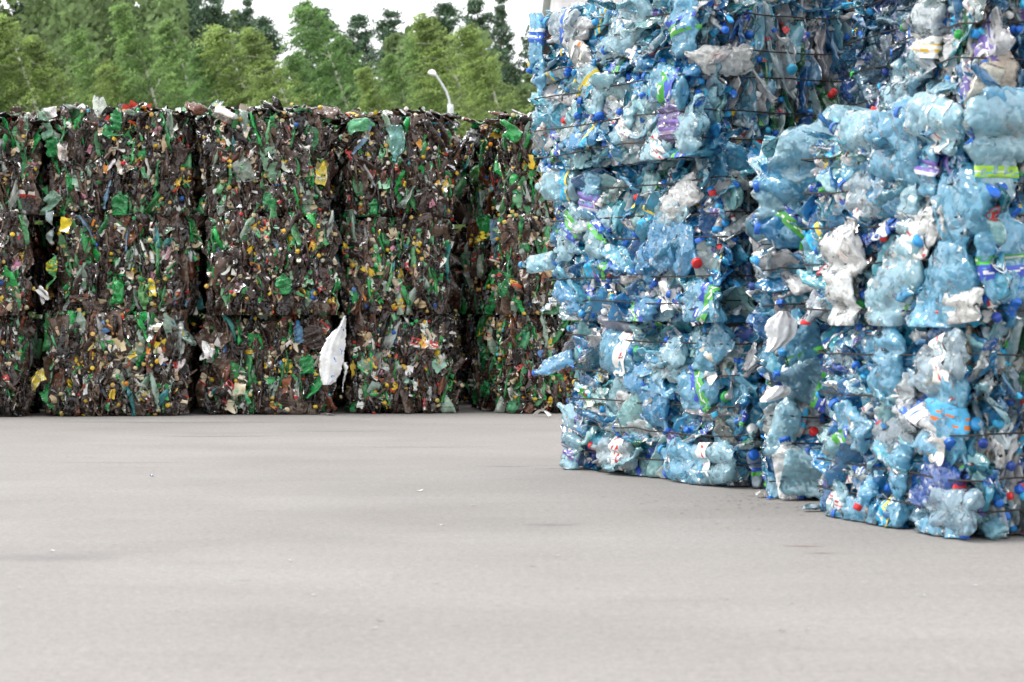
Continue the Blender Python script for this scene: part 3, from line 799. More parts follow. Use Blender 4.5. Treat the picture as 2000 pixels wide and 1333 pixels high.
# brown wall
bg_, bt, by_ = (0.025, 0.30, 0.08, 0.85), (0.22, 0.52, 0.46, 0.75), (0.75, 0.58, 0.02)
h = BALES[('br', 1, 2)].hero
h('front', 85, 240, 0.30, 0.05, 120, (0.25, 0.48, 0.32, 0.75), (0.02, 0.40, 0.08), None, 0.06, 0.7)
h('front', 229, 235, 0.20, 0.045, 85, bg_, None, None, 0.04, 0.5)
h('front', 105, 285, 0.20, 0.05, 95, bg_, None, None, 0.05, 0.5)
h('front', 235, 400, 0.22, 0.06, 90, bg_, None, None, 0.04, 0.5)
h('front', 95, 400, 0.26, 0.05, 230, (0.25, 0.45, 0.32, 0.75), cR, None, 0.06, 0.5)
h = BALES[('br', 2, 2)].hero
h('front', 530, 325, 0.34, 0.06, 285, (0.18, 0.36, 0.22, 0.8), (0.1, 0.2, 0.5), None, 0.04, 0.45)
h('front', 527, 400, 0.20, 0.05, 270, bg_, None, None, 0.04, 0.45)
h('front', 475, 330, 0.24, 0.07, 100, (0.30, 0.36, 0.30, 0.85), None, None, 0.04, 0.4)
h('front', 585, 310, 0.26, 0.07, 90, (0.07, 0.045, 0.04, 1), None, None, 0.04, 0.45)
h('top', 380, 222, 0.28, 0.06, 120, (0.15, 0.05, 0.025, 0.95), None, None, 0.06, 0.7, 0.3)
BALES[('br', 2, 2)].hero_scrap('front', 627, 340, 0.17, 0.5, 80, by_, 0.05)
BALES[('br', 2, 2)].hero_scrap('front', 440, 225, 0.17, 0.55, 150, (0.85, 0.78, 0.72), 0.06)
BALES[('br', 1, 2)].hero_scrap('front', 125, 300, 0.16, 0.4, 95, (0.66, 0.56, 0.50), 0.05)
BALES[('br', 1, 2)].hero_scrap('front', 100, 222, 0.12, 0.6, 10, (0.85, 0.84, 0.82), 0.05)
BALES[('br', 1, 1)].hero_scrap('front', 128, 440, 0.11, 0.7, 80, by_, 0.05)
BALES[('br', 1, 1)].hero_scrap('front', 297, 562, 0.13, 0.4, 95, by_, 0.05)
BALES[('br', 1, 1)].hero_scrap('front', 85, 575, 0.11, 0.6, 120, (0.85, 0.85, 0.84), 0.06)
BALES[('br', 1, 0)].hero_scrap('front', 75, 740, 0.12, 0.7, 30, by_, 0.05)
BALES[('br', 2, 0)].hero_scrap('front', 408, 690, 0.12, 0.8, 80, (0.85, 0.85, 0.84), 0.06)
h = BALES[('br', 1, 1)].hero
h('front', 92, 445, 0.28, 0.045, 275, (0.45, 0.55, 0.55, 0.75), None, None, 0.05, 0.6)
h('front', 98, 530, 0.30, 0.05, 265, (0.10, 0.42, 0.12, 0.9), (0.6, 0.45, 0.05), ('plain', (0.72, 0.55, 0.02), (0.72, 0.55, 0.02), None), 0.05, 0.5)
h('front', 231, 568, 0.24, 0.045, 95, (0.04, 0.40, 0.10, 0.9), None, None, 0.05, 0.6)
h('front', 280, 580, 0.22, 0.04, 270, (0.16, 0.42, 0.14, 0.8), None, None, 0.04, 0.6)
h = BALES[('br', 2, 1)].hero
h('front', 555, 555, 0.18, 0.06, 85, bg_, None, None, 0.05, 0.5)
h = BALES[('br', 3, 2)].hero
h('front', 775, 280, 0.30, 0.055, 270, bt, (0.1, 0.4, 0.4), None, 0.06, 0.4)
h('front', 705, 245, 0.24, 0.05, 10, (0.14, 0.50, 0.24, 0.9), None, None, 0.05, 0.5)
h('front', 730, 405, 0.14, 0.04, 90, bg_, None, None, 0.04, 0.5)
h = BALES[('br', 4, 2)].hero
h('front', 985, 255, 0.28, 0.06, 150, (0.04, 0.42, 0.10, 0.9), None, None, 0.07, 0.6)
h('left', 935, 265, 0.26, 0.06, 170, (0.4, 0.4, 0.42, 0.85), None, None, 0.06, 0.6)
h('left', 940, 340, 0.26, 0.07, 10, (0.10, 0.40, 0.08, 0.85), None, None, 0.05, 0.5)
h = BALES[('br', 4, 1)].hero
h('front', 975, 560, 0.26, 0.06, 260, bg_, None, None, 0.05, 0.5)
h('left', 965, 600, 0.24, 0.05, 40, bg_, None, None, 0.05, 0.5)
BALES[('br', 4, 1)].hero_scrap('left', 950, 465, 0.16, 0.4, 20, by_, 0.05)
h = BALES[('br', 4, 0)].hero
h('left', 950, 690, 0.34, 0.06, 120, (0.01, 0.16, 0.05, 0.9), None, None, 0.04, 0.5)
h('left', 955, 760, 0.24, 0.06, 200, bg_, None, None, 0.05, 0.5)
h = BALES[('br', 2, 0)].hero
h('front', 600, 710, 0.18, 0.055, 90, bg_, None, None, 0.05, 0.5)
h('front', 583, 650, 0.18, 0.035, 95, (0.12, 0.30, 0.50, 0.85), (0.03, 0.2, 0.55), None, 0.05, 0.6)
h('front', 612, 655, 0.24, 0.07, 90, (0.06, 0.04, 0.035, 1), None, None, 0.04, 0.4)
for b in BALES.values():
    b.build()

# ------------------------------------------------------------------ ground
def mat_ground():
    m, n, l, out = new_mat('yard_concrete')
    tc = n.new('ShaderNodeTexCoord')
    mp = n.new('ShaderNodeMapping'); mp.inputs['Scale'].default_value = (0.6, 0.9, 1)
    l.new(tc.outputs['Object'], mp.inputs['Vector'])
    n1 = n.new('ShaderNodeTexNoise'); n1.inputs['Scale'].default_value = 1.1; n1.inputs['Detail'].default_value = 9; n1.inputs['Roughness'].default_value = 0.62
    l.new(mp.outputs[0], n1.inputs['Vector'])
    n2 = n.new('ShaderNodeTexNoise'); n2.inputs['Scale'].default_value = 38; n2.inputs['Detail'].default_value = 8; n2.inputs['Roughness'].default_value = 0.8
    l.new(tc.outputs['Object'], n2.inputs['Vector'])
    n3 = n.new('ShaderNodeTexNoise'); n3.inputs['Scale'].default_value = 110; n3.inputs['Detail'].default_value = 6; n3.inputs['Roughness'].default_value = 0.75
    l.new(tc.outputs['Object'], n3.inputs['Vector'])
    r1 = n.new('ShaderNodeValToRGB'); e = r1.color_ramp.elements
    e[0].position, e[0].color = 0.30, (0.228, 0.213, 0.200, 1)
    e[1].position, e[1].color = 0.70, (0.286, 0.270, 0.256, 1)
    l.new(n1.outputs['Fac'], r1.inputs['Fac'])
    r2 = n.new('ShaderNodeValToRGB'); e = r2.color_ramp.elements
    e[0].position, e[0].color = 0.32, (0.74, 0.74, 0.74, 1); e[1].position, e[1].color = 0.68, (1.19, 1.19, 1.19, 1)
    l.new(n2.outputs['Fac'], r2.inputs['Fac'])
    r3 = n.new('ShaderNodeValToRGB'); e = r3.color_ramp.elements
    e[0].position, e[0].color = 0.32, (0.74, 0.74, 0.74, 1); e[1].position, e[1].color = 0.68, (1.16, 1.16, 1.16, 1)
    l.new(n3.outputs['Fac'], r3.inputs['Fac'])
    a = n.new('ShaderNodeMix'); a.data_type = 'RGBA'; a.blend_type = 'MULTIPLY'; a.inputs['Factor'].default_value = 1
    l.new(r1.outputs[0], a.inputs['A']); l.new(r2.outputs[0], a.inputs['B'])
    b = n.new('ShaderNodeMix'); b.data_type = 'RGBA'; b.blend_type = 'MULTIPLY'; b.inputs['Factor'].default_value = 1
    l.new(a.outputs['Result'], b.inputs['A']); l.new(r3.outputs[0], b.inputs['B'])
    # oily and tyre-worn streaks running across the yard
    m4 = n.new('ShaderNodeMapping'); m4.inputs['Scale'].default_value = (0.8, 5.0, 1); m4.inputs['Rotation'].default_value = (0, 0, 0.12)
    l.new(tc.outputs['Object'], m4.inputs['Vector'])
    n4 = n.new('ShaderNodeTexNoise'); n4.inputs['Scale'].default_value = 1.7; n4.inputs['Detail'].default_value = 6; n4.inputs['Roughness'].default_value = 0.7
    l.new(m4.outputs[0], n4.inputs['Vector'])
    r4 = n.new('ShaderNodeValToRGB'); e = r4.color_ramp.elements
    e[0].position, e[0].color = 0.54, (1, 1, 1, 1); e[1].position, e[1].color = 0.80, (0.86, 0.86, 0.87, 1)
    l.new(n4.outputs['Fac'], r4.inputs['Fac'])
    c = n.new('ShaderNodeMix'); c.data_type = 'RGBA'; c.blend_type = 'MULTIPLY'; c.inputs['Factor'].default_value = 1
    l.new(b.outputs['Result'], c.inputs['A']); l.new(r4.outputs[0], c.inputs['B'])
    pb = n.new('ShaderNodeBsdfPrincipled'); pb.inputs['Roughness'].default_value = 0.85; pb.inputs['Specular IOR Level'].default_value = 0.25
    l.new(c.outputs['Result'], pb.inputs['Base Color'])
    ad = n.new('ShaderNodeMath'); ad.operation = 'ADD'
    l.new(n2.outputs['Fac'], ad.inputs[0]); l.new(n3.outputs['Fac'], ad.inputs[1])
    bp = n.new('ShaderNodeBump'); bp.inputs['Strength'].default_value = 0.35; bp.inputs['Distance'].default_value = 0.004
    l.new(ad.outputs[0], bp.inputs['Height']); l.new(bp.outputs[0], pb.inputs['Normal'])
    l.new(pb.outputs[0], out.inputs['Surface'])
    return m

def sheet(name, x0, x1, y0, y1, z, mat, nx=1, ny=1):
    X, Y = np.meshgrid(np.linspace(x0, x1, nx + 1), np.linspace(y0, y1, ny + 1), indexing='ij')
    a = Acc(); a.add(np.stack([X, Y, np.full_like(X, z)], -1).reshape(-1, 3), grid_faces(nx + 1, ny + 1, False)[:, ::-1], (0.4, 0.4, 0.4, 1))
    o = link(name, a.mesh(name, [mat], smooth=False))
    o['kind'] = 'structure'
    return o
g = sheet('ground', -300, 300, -60, 600, 0.0, mat_ground())
M_GRASS = mat_simple('meadow_grass', (0.06, 0.09, 0.025), 0.9, 0, 0.4, 1.5, 0.5)
sheet('grass_verge', -300, 300, 48, 600, 0.004, M_GRASS)

def stain(px, py, lx, ly, rot, col):
    c = P(px, py, EYE * FPX / (py - HOR)); rng = np.random.default_rng(int(px * 7 + py))
    th = np.linspace(0, 2 * np.pi, 24, endpoint=False)
    k = 1 + sum(rng.normal(0, 0.13) * np.cos(m_ * th + rng.uniform(0, 6)) for m_ in range(1, 6))
    ring = np.stack([np.cos(th) * lx * k, np.sin(th) * ly * k], 1)
    V = np.concatenate([np.column_stack([ring * q, np.zeros(24)]) for q in (0.02, 0.6, 1.0)])
    cr, sr = math.cos(rot), math.sin(rot)
    V = V @ np.array([[cr, sr, 0], [-sr, cr, 0], [0, 0, 1]])
    a = Acc(); a.add(V, grid_faces(3, 24), (1, 1, 1, 1))
    o = link('ground_stain', a.mesh('ground_stain', [col]), None, (c[0], c[1], 0.004)); o['kind'] = 'structure'

def mat_stain(name, col, op):
    m, n, l, out = new_mat(name)
    tc = n.new('ShaderNodeTexCoord')
    no = n.new('ShaderNodeTexNoise'); no.inputs['Scale'].default_value = 14; no.inputs['Detail'].default_value = 6
    l.new(tc.outputs['Object'], no.inputs['Vector'])
    gr = n.new('ShaderNodeTexGradient'); gr.gradient_type = 'SPHERICAL'
    mp = n.new('ShaderNodeMapping'); mp.inputs['Location'].default_value = (-1, -1, 0); mp.inputs['Scale'].default_value = (2, 2, 0)
    l.new(tc.outputs['Generated'], mp.inputs['Vector']); l.new(mp.outputs[0], gr.inputs['Vector'])
    mu = n.new('ShaderNodeMath'); mu.operation = 'MULTIPLY'
    l.new(gr.outputs['Fac'], mu.inputs[0]); l.new(no.outputs['Fac'], mu.inputs[1])
    m2 = n.new('ShaderNodeMath'); m2.operation = 'MULTIPLY'; m2.inputs[1].default_value = op * 2.2; m2.use_clamp = True
    l.new(mu.outputs[0], m2.inputs[0])
    d = n.new('ShaderNodeBsdfPrincipled'); d.inputs['Base Color'].default_value = (*col, 1); d.inputs['Roughness'].default_value = 0.7
    t = n.new('ShaderNodeBsdfTransparent'); ms = n.new('ShaderNodeMixShader')
    l.new(m2.outputs[0], ms.inputs[0]); l.new(t.outputs[0], ms.inputs[1]); l.new(d.outputs[0], ms.inputs[2]); l.new(ms.outputs[0], out.inputs['Surface'])
    return m
ST1, ST2 = mat_stain('oil_stain', (0.22, 0.22, 0.23), 0.26), mat_stain('rust_stain', (0.25, 0.17, 0.12), 0.4)
for px, py, lx, ly, rt in [(1070, 1026, 0.13, 0.07, 0), (240, 905, 0.35, 0.05, 0.02), (430, 853, 0.5, 0.10, 0), (990, 912, 0.16, 0.06, 0), (100, 1090, 0.32, 0.14, 0),
                           (260, 826, 0.9, 0.16, 0), (640, 843, 0.5, 0.09, 0), (820, 874, 0.4, 0.06, 0), (1075, 916, 0.10, 0.04, 0), (510, 1001, 0.05, 0.01, 0.2),
                           (480, 1136, 0.05, 0.025, 0), (175, 895, 0.05, 0.03, 0.3), (280, 915, 0.06, 0.02, 0)]:
    stain(px, py, lx, ly, rt, ST1)
for px, py, lx, ly, rt in [(1570, 1068, 0.10, 0.03, 0.1), (1610, 1082, 0.07, 0.03, 0), (1130, 1154, 0.015, 0.008, 0), (1905, 1093, 0.03, 0.01, 0)]:
    stain(px, py, lx, ly, rt, ST2)

# ------------------------------------------------------------------ litter on the ground
def litter(px, py, size, asp, col, label, seed, name='plastic_scrap', cat='scrap', lift=0.25, group=None):
    c = P(px, py, EYE * FPX / (py - HOR)); rng = np.random.default_rng(seed)
    V, F, C = scrap(rng, size * 0.75, asp, np.append(col, 1), lift * 2)
    V[:, 2] -= V[:, 2].min() - 0.004
    a = Acc(); a.add(V, F, C)
    o = link(name, a.mesh(name, [M_SOLID]), None, (c[0], c[1], 0.0), (0, 0, rng.uniform(0, 6)))
    tag(o, label, cat, group)
Gl = 'scraps lying on the yard'
litter(1487, 973, 0.10, 0.5, (0.80, 0.74, 0.64), 'cream torn film lying at the foot of the far blue stack', 1, 'plastic_film', 'film', 0.6, Gl)
litter(1507, 974, 0.06, 0.4, (0.80, 0.76, 0.70), 'small cream film strip curling up beside the larger cream film', 2, 'plastic_film', 'film', 0.8, Gl)
litter(297, 932, 0.035, 0.6, (0.03, 0.06, 0.5), 'tiny dark blue plastic scrap alone on the open yard', 3, group=Gl)
litter(925, 989, 0.024, 0.7, (0.8, 0.6, 0.02), 'tiny yellow plastic scrap on the grey yard', 4, group=Gl)
litter(1905, 1148, 0.020, 0.6, (0.85, 0.85, 0.85), 'small white chip on the yard, farther of two below the nearest bale', 5, group=Gl)
litter(1805, 1168, 0.020, 0.6, (0.85, 0.85, 0.85), 'small white chip on the yard, nearer of two below the nearest bale', 6, group=Gl)
litter(1060, 815, 0.22, 0.3, (0.78, 0.77, 0.74), 'flat white film strip on the ground before the turned brown column', 7, 'plastic_film', 'film', 0.15, Gl)
litter(640, 812, 0.20, 0.3, (0.74, 0.72, 0.68), 'crumpled white film lying under the hanging white bag', 8, 'plastic_film', 'film', 0.3, Gl)
litter(818, 961, 0.04, 0.5, (0.82, 0.82, 0.80), 'small white fleck between yellow scrap and the brown bales', 9, group=Gl)
litter(863, 1028, 0.022, 0.5, (0.82, 0.82, 0.80), 'tiny white fleck just nearer than the yellow scrap', 10, group=Gl)
litter(494, 885, 0.03, 0.5, (0.30, 0.42, 0.62), 'tiny pale blue scrap on the far yard', 11, group=Gl)
litter(565, 1098, 0.03, 0.4, (0.80, 0.79, 0.76), 'small curled pale sliver on the empty middle of the yard', 12, group=Gl)
rng_ = np.random.default_rng(77)
a = Acc()
for k in range(260):
    px, py = rng_.normal(1440, 110), abs(rng_.normal(0, 22)) + 965
    if rng_.random() < 0.35: px, py = rng_.uniform(0, 1100), 812 + abs(rng_.normal(0, 8))
    if rng_.random() < 0.12: px, py = rng_.uniform(0, 1900), rng_.uniform(840, 1250)
    c = P(px, py, EYE * FPX / (py - HOR)); c[2] = 0.003
    V, F, C = scrap(rng_, rng_.uniform(0.006, 0.02), 0.6, np.append(W(0.8, 0.78, 0.74) * rng_.uniform(0.55, 1.05), 1), 0.15, 3)
    V[:, 2] = V[:, 2] - V[:, 2].min() + 0.003
    c[2] = 0
    a.add(V + c, F, C)
tag(link('litter_crumbs', a.mesh('litter_crumbs', [M_SOLID])), 'tiny pale plastic crumbs scattered over the yard', 'litter', None, 'stuff')
# the crushed bottle on the ground
rb = np.random.default_rng(5)
c = P(1588, 1000, EYE * FPX / (1000 - HOR))
root = link('plastic_bottle', None, None, (c[0], c[1], 0.0), (0, 0, 0.05))
tag(root, 'crushed clear bottle with pale blue cap lying on the yard', 'bottle')
pcs = bottle(rb, 0.085, 0.022, 0.35, (0.30, 0.46, 0.55, 0.7), (0.10, 0.40, 0.65, 1), None, 14, 13, 0.6)
zm = min(q[1][:, 2].min() for q in pcs)
for role, V, F, C, m in pcs:
    V = V.copy(); V[:, 2] -= zm - 0.001
    a = Acc(); a.add(V, F, C)
    nm = 'bottle_body' if role == 'body' else 'bottle_cap'
    link(nm, a.mesh(nm, [M_PET if role == 'body' else M_SOLID]), root)

# ------------------------------------------------------------------ hanging bags
def bag(name, label, outline, d, mat, seed, fold=0.03, n=(40, 14), slope=0.0):
    """a hanging film cut to an outline given as rows (py, px left, px right), draped in folds"""
    rng = np.random.default_rng(seed)
    o = np.array(outline, float)
    ys = np.linspace(o[0, 0], o[-1, 0], n[0])
    l_ = np.interp(ys, o[:, 0], o[:, 1]); r_ = np.interp(ys, o[:, 0], o[:, 2])
    q = np.linspace(0, 1, n[1])
    PX = l_[:, None] + (r_ - l_)[:, None] * q[None]; PY = np.repeat(ys[:, None], n[1], 1)
    ed = np.cumsum(rng.normal(0, 1.0, (n[0], 2)), 0) * 0.45 + rng.normal(0, 0.8, (n[0], 2))
    PX = PX + ed[:, :1] * (1 - q[None]) ** 2 + ed[:, 1:] * q[None] ** 2 + rng.normal(0, 0.4, PX.shape)
    dep = fold * np.sin(q[None] * np.pi) * (0.8 + 0.2 * np.sin(PY / 40.0 + 1)) + fold * 0.14 * tri(q[None] * 3.3 + PY / 260.0 + 0.2 * np.sin(PY / 31.0)) + fold * 0.10 * tri(PX / 60.0 - PY / 45.0) + rng.normal(0, 0.0012, PX.shape)
    D = d - dep - 0.02 + slope * (PY - ys[0])
    V = np.stack([(PX - 1000) / FPX * D, D, EYE - (PY - HOR) / FPX * D], -1).reshape(-1, 3)
    cen = V.mean(0)
    a = Acc(); a.add(V, grid_faces(n[0], n[1], False), (0.82, 0.83, 0.84, 0.88))
    ob = link(name, a.mesh(name, [mat], shift=cen), None, cen)
    return ob
M_BAG = mat_film('white_film', 0.35, True, 0.25, 0.7, 0.25, dirt=0.15)
b1 = bag('plastic_bag', '', [(617, 672, 676), (640, 659, 675), (662, 638, 675), (690, 626, 673), (710, 624, 671), (730, 624, 667), (745, 629, 656), (752, 632, 648)], 16.38, M_BAG, 1, 0.035)
tag(b1, 'long white torn bag with blue print hanging down the brown bales', 'bag')
b1b = bag('bag_tail', '', [(708, 667, 678), (720, 672, 680), (738, 669, 677), (755, 666, 673), (767, 667, 671)], 16.40, M_BAG, 2, 0.02, (20, 6))
b1b.location = b1b.location - b1.location; b1b.parent = b1
M_BLUEINK = mat_simple('blue_print', (0.08, 0.22, 0.62), 0.5)
# blue print on the bag: small four-stroke marks
def print_mark(px, py, w, h_):
    a = Acc(); rg = np.random.default_rng(int(px + py))
    for k in range(4):
        x, y = px + rg.uniform(-w, w), py + rg.uniform(-h_, h_)
        q = [P(x + sx * w * 0.42, y + sy * h_ * 0.40, 16.38 - 0.10) for sx, sy in ((-1, -1), (1, -0.7), (1, 1), (-1, 0.7))]
        a.add(np.array(q), np.array([[0, 1, 2, 3]]), (0, 0, 1, 1))
    o = link('blue_print', a.mesh('blue_print', [M_BLUEINK], smooth=False), b1, None); o.location = -b1.location
for q in ((669, 643, 2.5, 3.5), (666, 686, 2.2, 5), (654, 703, 2.5, 4.5), (649, 735, 3, 3)): print_mark(*q)
b2 = bag('plastic_rag', '', [(608, 1520, 1540), (625, 1500, 1556), (640, 1494, 1558), (660, 1498, 1552), (678, 1496, 1530), (688, 1494, 1512)], 9.20, M_BAG, 3, 0.04, (22, 14))
tag(b2, 'white rag snagged between the two blue stacks', 'rag')
b3 = bag('plastic_film', '', [(754, 1512, 1540), (762, 1500, 1546), (772, 1492, 1540), (780, 1487, 1520), (786, 1488, 1500)], 9.22, M_BAG, 4, 0.03, (12, 12))
tag(b3, 'small white film tip poking out below the snagged white rag', 'film')
b4 = bag('plastic_film', '', [(448, 1466, 1520), (470, 1462, 1500), (490, 1478, 1506), (520, 1478, 1500), (545, 1482, 1500), (560, 1488, 1498)], 9.9, M_BAG, 5, 0.03, (22, 10))
tag(b4, 'ragged white film strip hanging on the shaded end of the far blue stack', 'film')

# ------------------------------------------------------------------ trees
def leaves(rng, cen, size, asp, droop=0.6, colv=None):
    """diamond leaves at cen"""
    n = len(cen)
    d = rng.normal(0, 1, (n, 3)); d[:, 2] -= droop; d[:, 0] -= droop
    d /= np.linalg.norm(d, axis=1)[:, None]
    u = np.cross(d, rng.normal(0, 1, (n, 3))); u /= np.linalg.norm(u, axis=1)[:, None] + 1e-9
    s = size * rng.uniform(0.6, 1.3, (n, 1))
    V = np.stack([cen - d * s * 0.5, cen + u * s * asp * 0.5, cen + d * s * 0.5, cen - u * s * asp * 0.5], 1).reshape(-1, 3)
    F = np.arange(n * 4).reshape(-1, 4)
    return V, F

def birch_mesh(seed, Ht=12.0, cw=1.9, n_str=640, per=42):
    rng = np.random.default_rng(seed)
    tz = np.linspace(0, Ht * 0.97, 16)
    ph = rng.uniform(0, 6)
    def axis(z):
        q = z / Ht
        return np.stack([-2.1 * q ** 2.2 + 0.10 * np.sin(q * 7 + ph), 0.1 * np.sin(q * 5 + ph * 2), z], -1)
    a = Acc()
    V, F = tube(axis(tz), 0.105 * (1 - tz / Ht) ** 0.8 + 0.014, 7); a.add(V, F, (1, 1, 1, 1))
    lob = rng.uniform(0, 6, 6)
    pts, tint = [], []
    def prof(q):                       # widest at a third, slender top
        return cw * np.clip((1 - q), 0, 1) ** 0.62 * np.clip(q / 0.18, 0.35, 1) * (1 + 0.25 * np.sin(q * 19 + lob[0]))
    n_limb = 26
    for k in range(n_limb):
        q = 0.16 + 0.72 * (k + rng.random()) / n_limb
        an = rng.uniform(0, 2 * np.pi); ln = prof(q) * rng.uniform(0.7, 1.05)
        b0 = axis(np.array([q * Ht]))[0]
        s_ = np.linspace(0, 1, 6)[:, None]
        pth = b0 + s_ * np.array([math.cos(an) * ln, math.sin(an) * ln, ln * 1.1]) + s_ ** 2 * np.array([-0.5, 0, -0.5 * ln])
        V, F = tube(pth, 0.022 * (1 - s_[:, 0] * 0.75), 4); a.add(V, F, (1, 1, 1, 1))
    for k in range(n_str):
        q = 0.12 + 0.87 * rng.random() ** 0.85
        an = rng.uniform(0, 2 * np.pi)
        if q < 0.86 and abs(an - 1.5 * np.pi) < 0.36 and rng.random() < 0.75: continue     # open on one side, the stem shows
        wob = 1 + 0.28 * math.sin(3 * an + lob[1] + q * 9) + 0.18 * math.sin(5 * an + lob[2] - q * 15)
        rr = prof(q) * wob * math.sqrt(rng.uniform(0.08, 1))
        st = axis(np.array([q * Ht]))[0] + np.array([math.cos(an) * rr, math.sin(an) * rr, rr * 0.35])
        ln = rng.uniform(0.45, 1.15) * min(1.0, 0.3 + prof(q) / 1.3)
        dr = np.array([-0.85 + rng.normal(0, 0.18), rng.normal(0, 0.3), -0.42 + rng.normal(0, 0.25)])
        s_ = rng.random(per)[:, None]
        pts.append(st + s_ * ln * dr + s_ ** 2 * np.array([-0.1, 0, -0.15]) + rng.normal(0, 0.045, (per, 3)))
        tint.append(np.full(per, rng.uniform(0.55, 1.5)))
    pts = np.concatenate(pts); tint = np.concatenate(tint) * rng.uniform(0.8, 1.2, len(pts))
    V, F = leaves(rng, pts, 0.105, 0.5, 1.2)
    l_ = Acc()
    C = np.column_stack([0.27 * tint, 0.36 * tint, 0.145 * tint ** 0.8, np.ones(len(tint))])
    l_.add(V, F, C)
    return a.mesh('trunk', [M_BARK]), l_.mesh('crown', [M_LEAF], smooth=False)

def pine_mesh(seed, Ht=15.0):
    rng = np.random.default_rng(seed)
    a, l_ = Acc(), Acc()
    tz = np.linspace(0, Ht, 14)
    V, F = tube(np.stack([0.1 * np.sin(tz * 0.5 + seed), 0 * tz, tz], -1), 0.16 * (1 - tz / Ht) ** 0.8 + 0.012, 7); a.add(V, F, (1, 1, 1, 1))
    pts, tint = [], []
    z = Ht * 0.35
    while z < Ht - 0.1:
        q = (z / Ht - 0.35) / 0.65
        for k in range(rng.integers(4, 7)):
            an = rng.uniform(0, 2 * np.pi); ln = (2.5 * (1 - q) ** 0.8 + 0.25) * rng.uniform(0.45, 1.15)
            s_ = np.linspace(0, 1, 5)[:, None]
            pth = np.array([0.1 * math.sin(z * 0.5 + seed), 0, z]) + s_ * np.array([math.cos(an) * ln, math.sin(an) * ln, ln * 0.15]) + s_ ** 2 * np.array([0, 0, ln * 0.35])
            V, F = tube(pth, 0.03 * (1 - 0.7 * s_[:, 0]), 4); a.add(V, F, (1, 1, 1, 1))
            m_ = int(120 * ln + 40)
            s2 = rng.uniform(0.25, 1.05, m_)[:, None]
            base = pth[0] + s2 * (pth[-1] - pth[0])
            pts.append(base + rng.normal(0, 0.15, (m_, 3)) * np.array([1, 1, 0.6])); tint.append(np.full(m_, rng.uniform(0.7, 1.25)))
        z += rng.uniform(0.28, 0.55)
    pts = np.concatenate(pts); tint = np.concatenate(tint)
    V, F = leaves(rng, pts, 0.20, 0.35, 0.0)
    l_.add(V, F, np.column_stack([0.085 * tint, 0.15 * tint, 0.085 * tint, np.ones(len(tint))]))
    return a.mesh('trunk', [M_PBARK]), l_.mesh('crown', [M_NEEDLE], smooth=False)

BIRCH = [birch_mesh(40 + k) for k in range(7)]
PINE = [pine_mesh(80 + k) for k in range(4)]
def tree(name, meshes, px, top, d, ht0, wide, tint, rz, label, group):
    z = EYE + (HOR - top) / FPX * d
    s = z / ht0
    root = link(name, None, None, ((px - 1000) / FPX * d, d, 0.0), (0, 0, rz))
    root.scale = (wide, wide, s)
    tag(root, label, 'tree', group)
    link('trunk', meshes[0], root)
    cr = link('crown', meshes[1], root)
    cr.color = (*tint, 1)
G_BI = 'wind-bent birches behind the brown wall'
yl, mdg, dk = (1.0, 1.0, 0.86), (0.86, 0.98, 0.9), (0.72, 0.90, 0.86)
BI = [  # px of the foot, top row, depth, width, tint, label
    (-45, -30, 80, 1.0, yl, 'yellow green birch cut off by the left photo edge'),
    (40, -25, 79, 1.1, mdg, 'many-stemmed birch with bare pale trunks, leftmost tree wholly above its bale'),
    (125, 20, 78, 1.15, yl, 'birch with a long straight pale trunk over the second brown column'),
    (190, 70, 80, 1.0, yl, 'leaning birch with a bushy right side next to the long pale trunk'),
    (250, 50, 82, 0.9, mdg, 'mid green birch with narrow tip rising over the right half of the second column'),
    (300, 115, 79, 0.75, yl, 'low rounded birch just left of the gap between second and middle columns'),
    (360, 12, 80, 1.0, mdg, 'broad birch with pale upright trunk above the gap beside the middle column'),
    (425, 30, 82, 0.95, mdg, 'full soft green birch over the white film on the middle column'),
    (482, 95, 80, 0.8, dk, 'shaded shorter birch between two pale green ones over the middle column'),
    (552, 45, 79, 1.1, yl, 'light yellow green birch with forked pale trunk over the middle column'),
    (622, 52, 78, 1.05, yl, 'pale drooping birch above the gap right of the middle column'),
    (670, 105, 81, 0.9, dk, 'dark sloping birch to the left of the tallest tip in the open sky'),
    (722, -5, 82, 1.15, dk, 'tallest dark green birch whose leaning tip stands alone against white sky'),
    (812, 132, 77, 0.8, yl, 'short olive birch with two pale stems left of the street lamp'),
    (770, 62, 84, 0.95, dk, 'dark full birch behind the short olive birch'),
    (852, 105, 82, 0.8, mdg, 'slim green birch behind the lamp head'),
    (905, 72, 81, 0.8, mdg, 'slim pale topped birch directly right of the street lamp'),
    (968, 18, 79, 1.2, yl, 'tall broad birch with branching pale trunk, right of the lamp'),
    (1035, 50, 78, 1.1, yl, 'sunny green birch half hidden by the blue stack')]
for k, (px, top, d, w, tint, lab) in enumerate(BI):
    tree('birch_tree', BIRCH[k % 7], px, top, d, 12.0, w, tint, [0, 0.35, -0.3, 0.2, -0.15][k % 5], lab, G_BI)
G_PI = 'dark pines behind the birches'
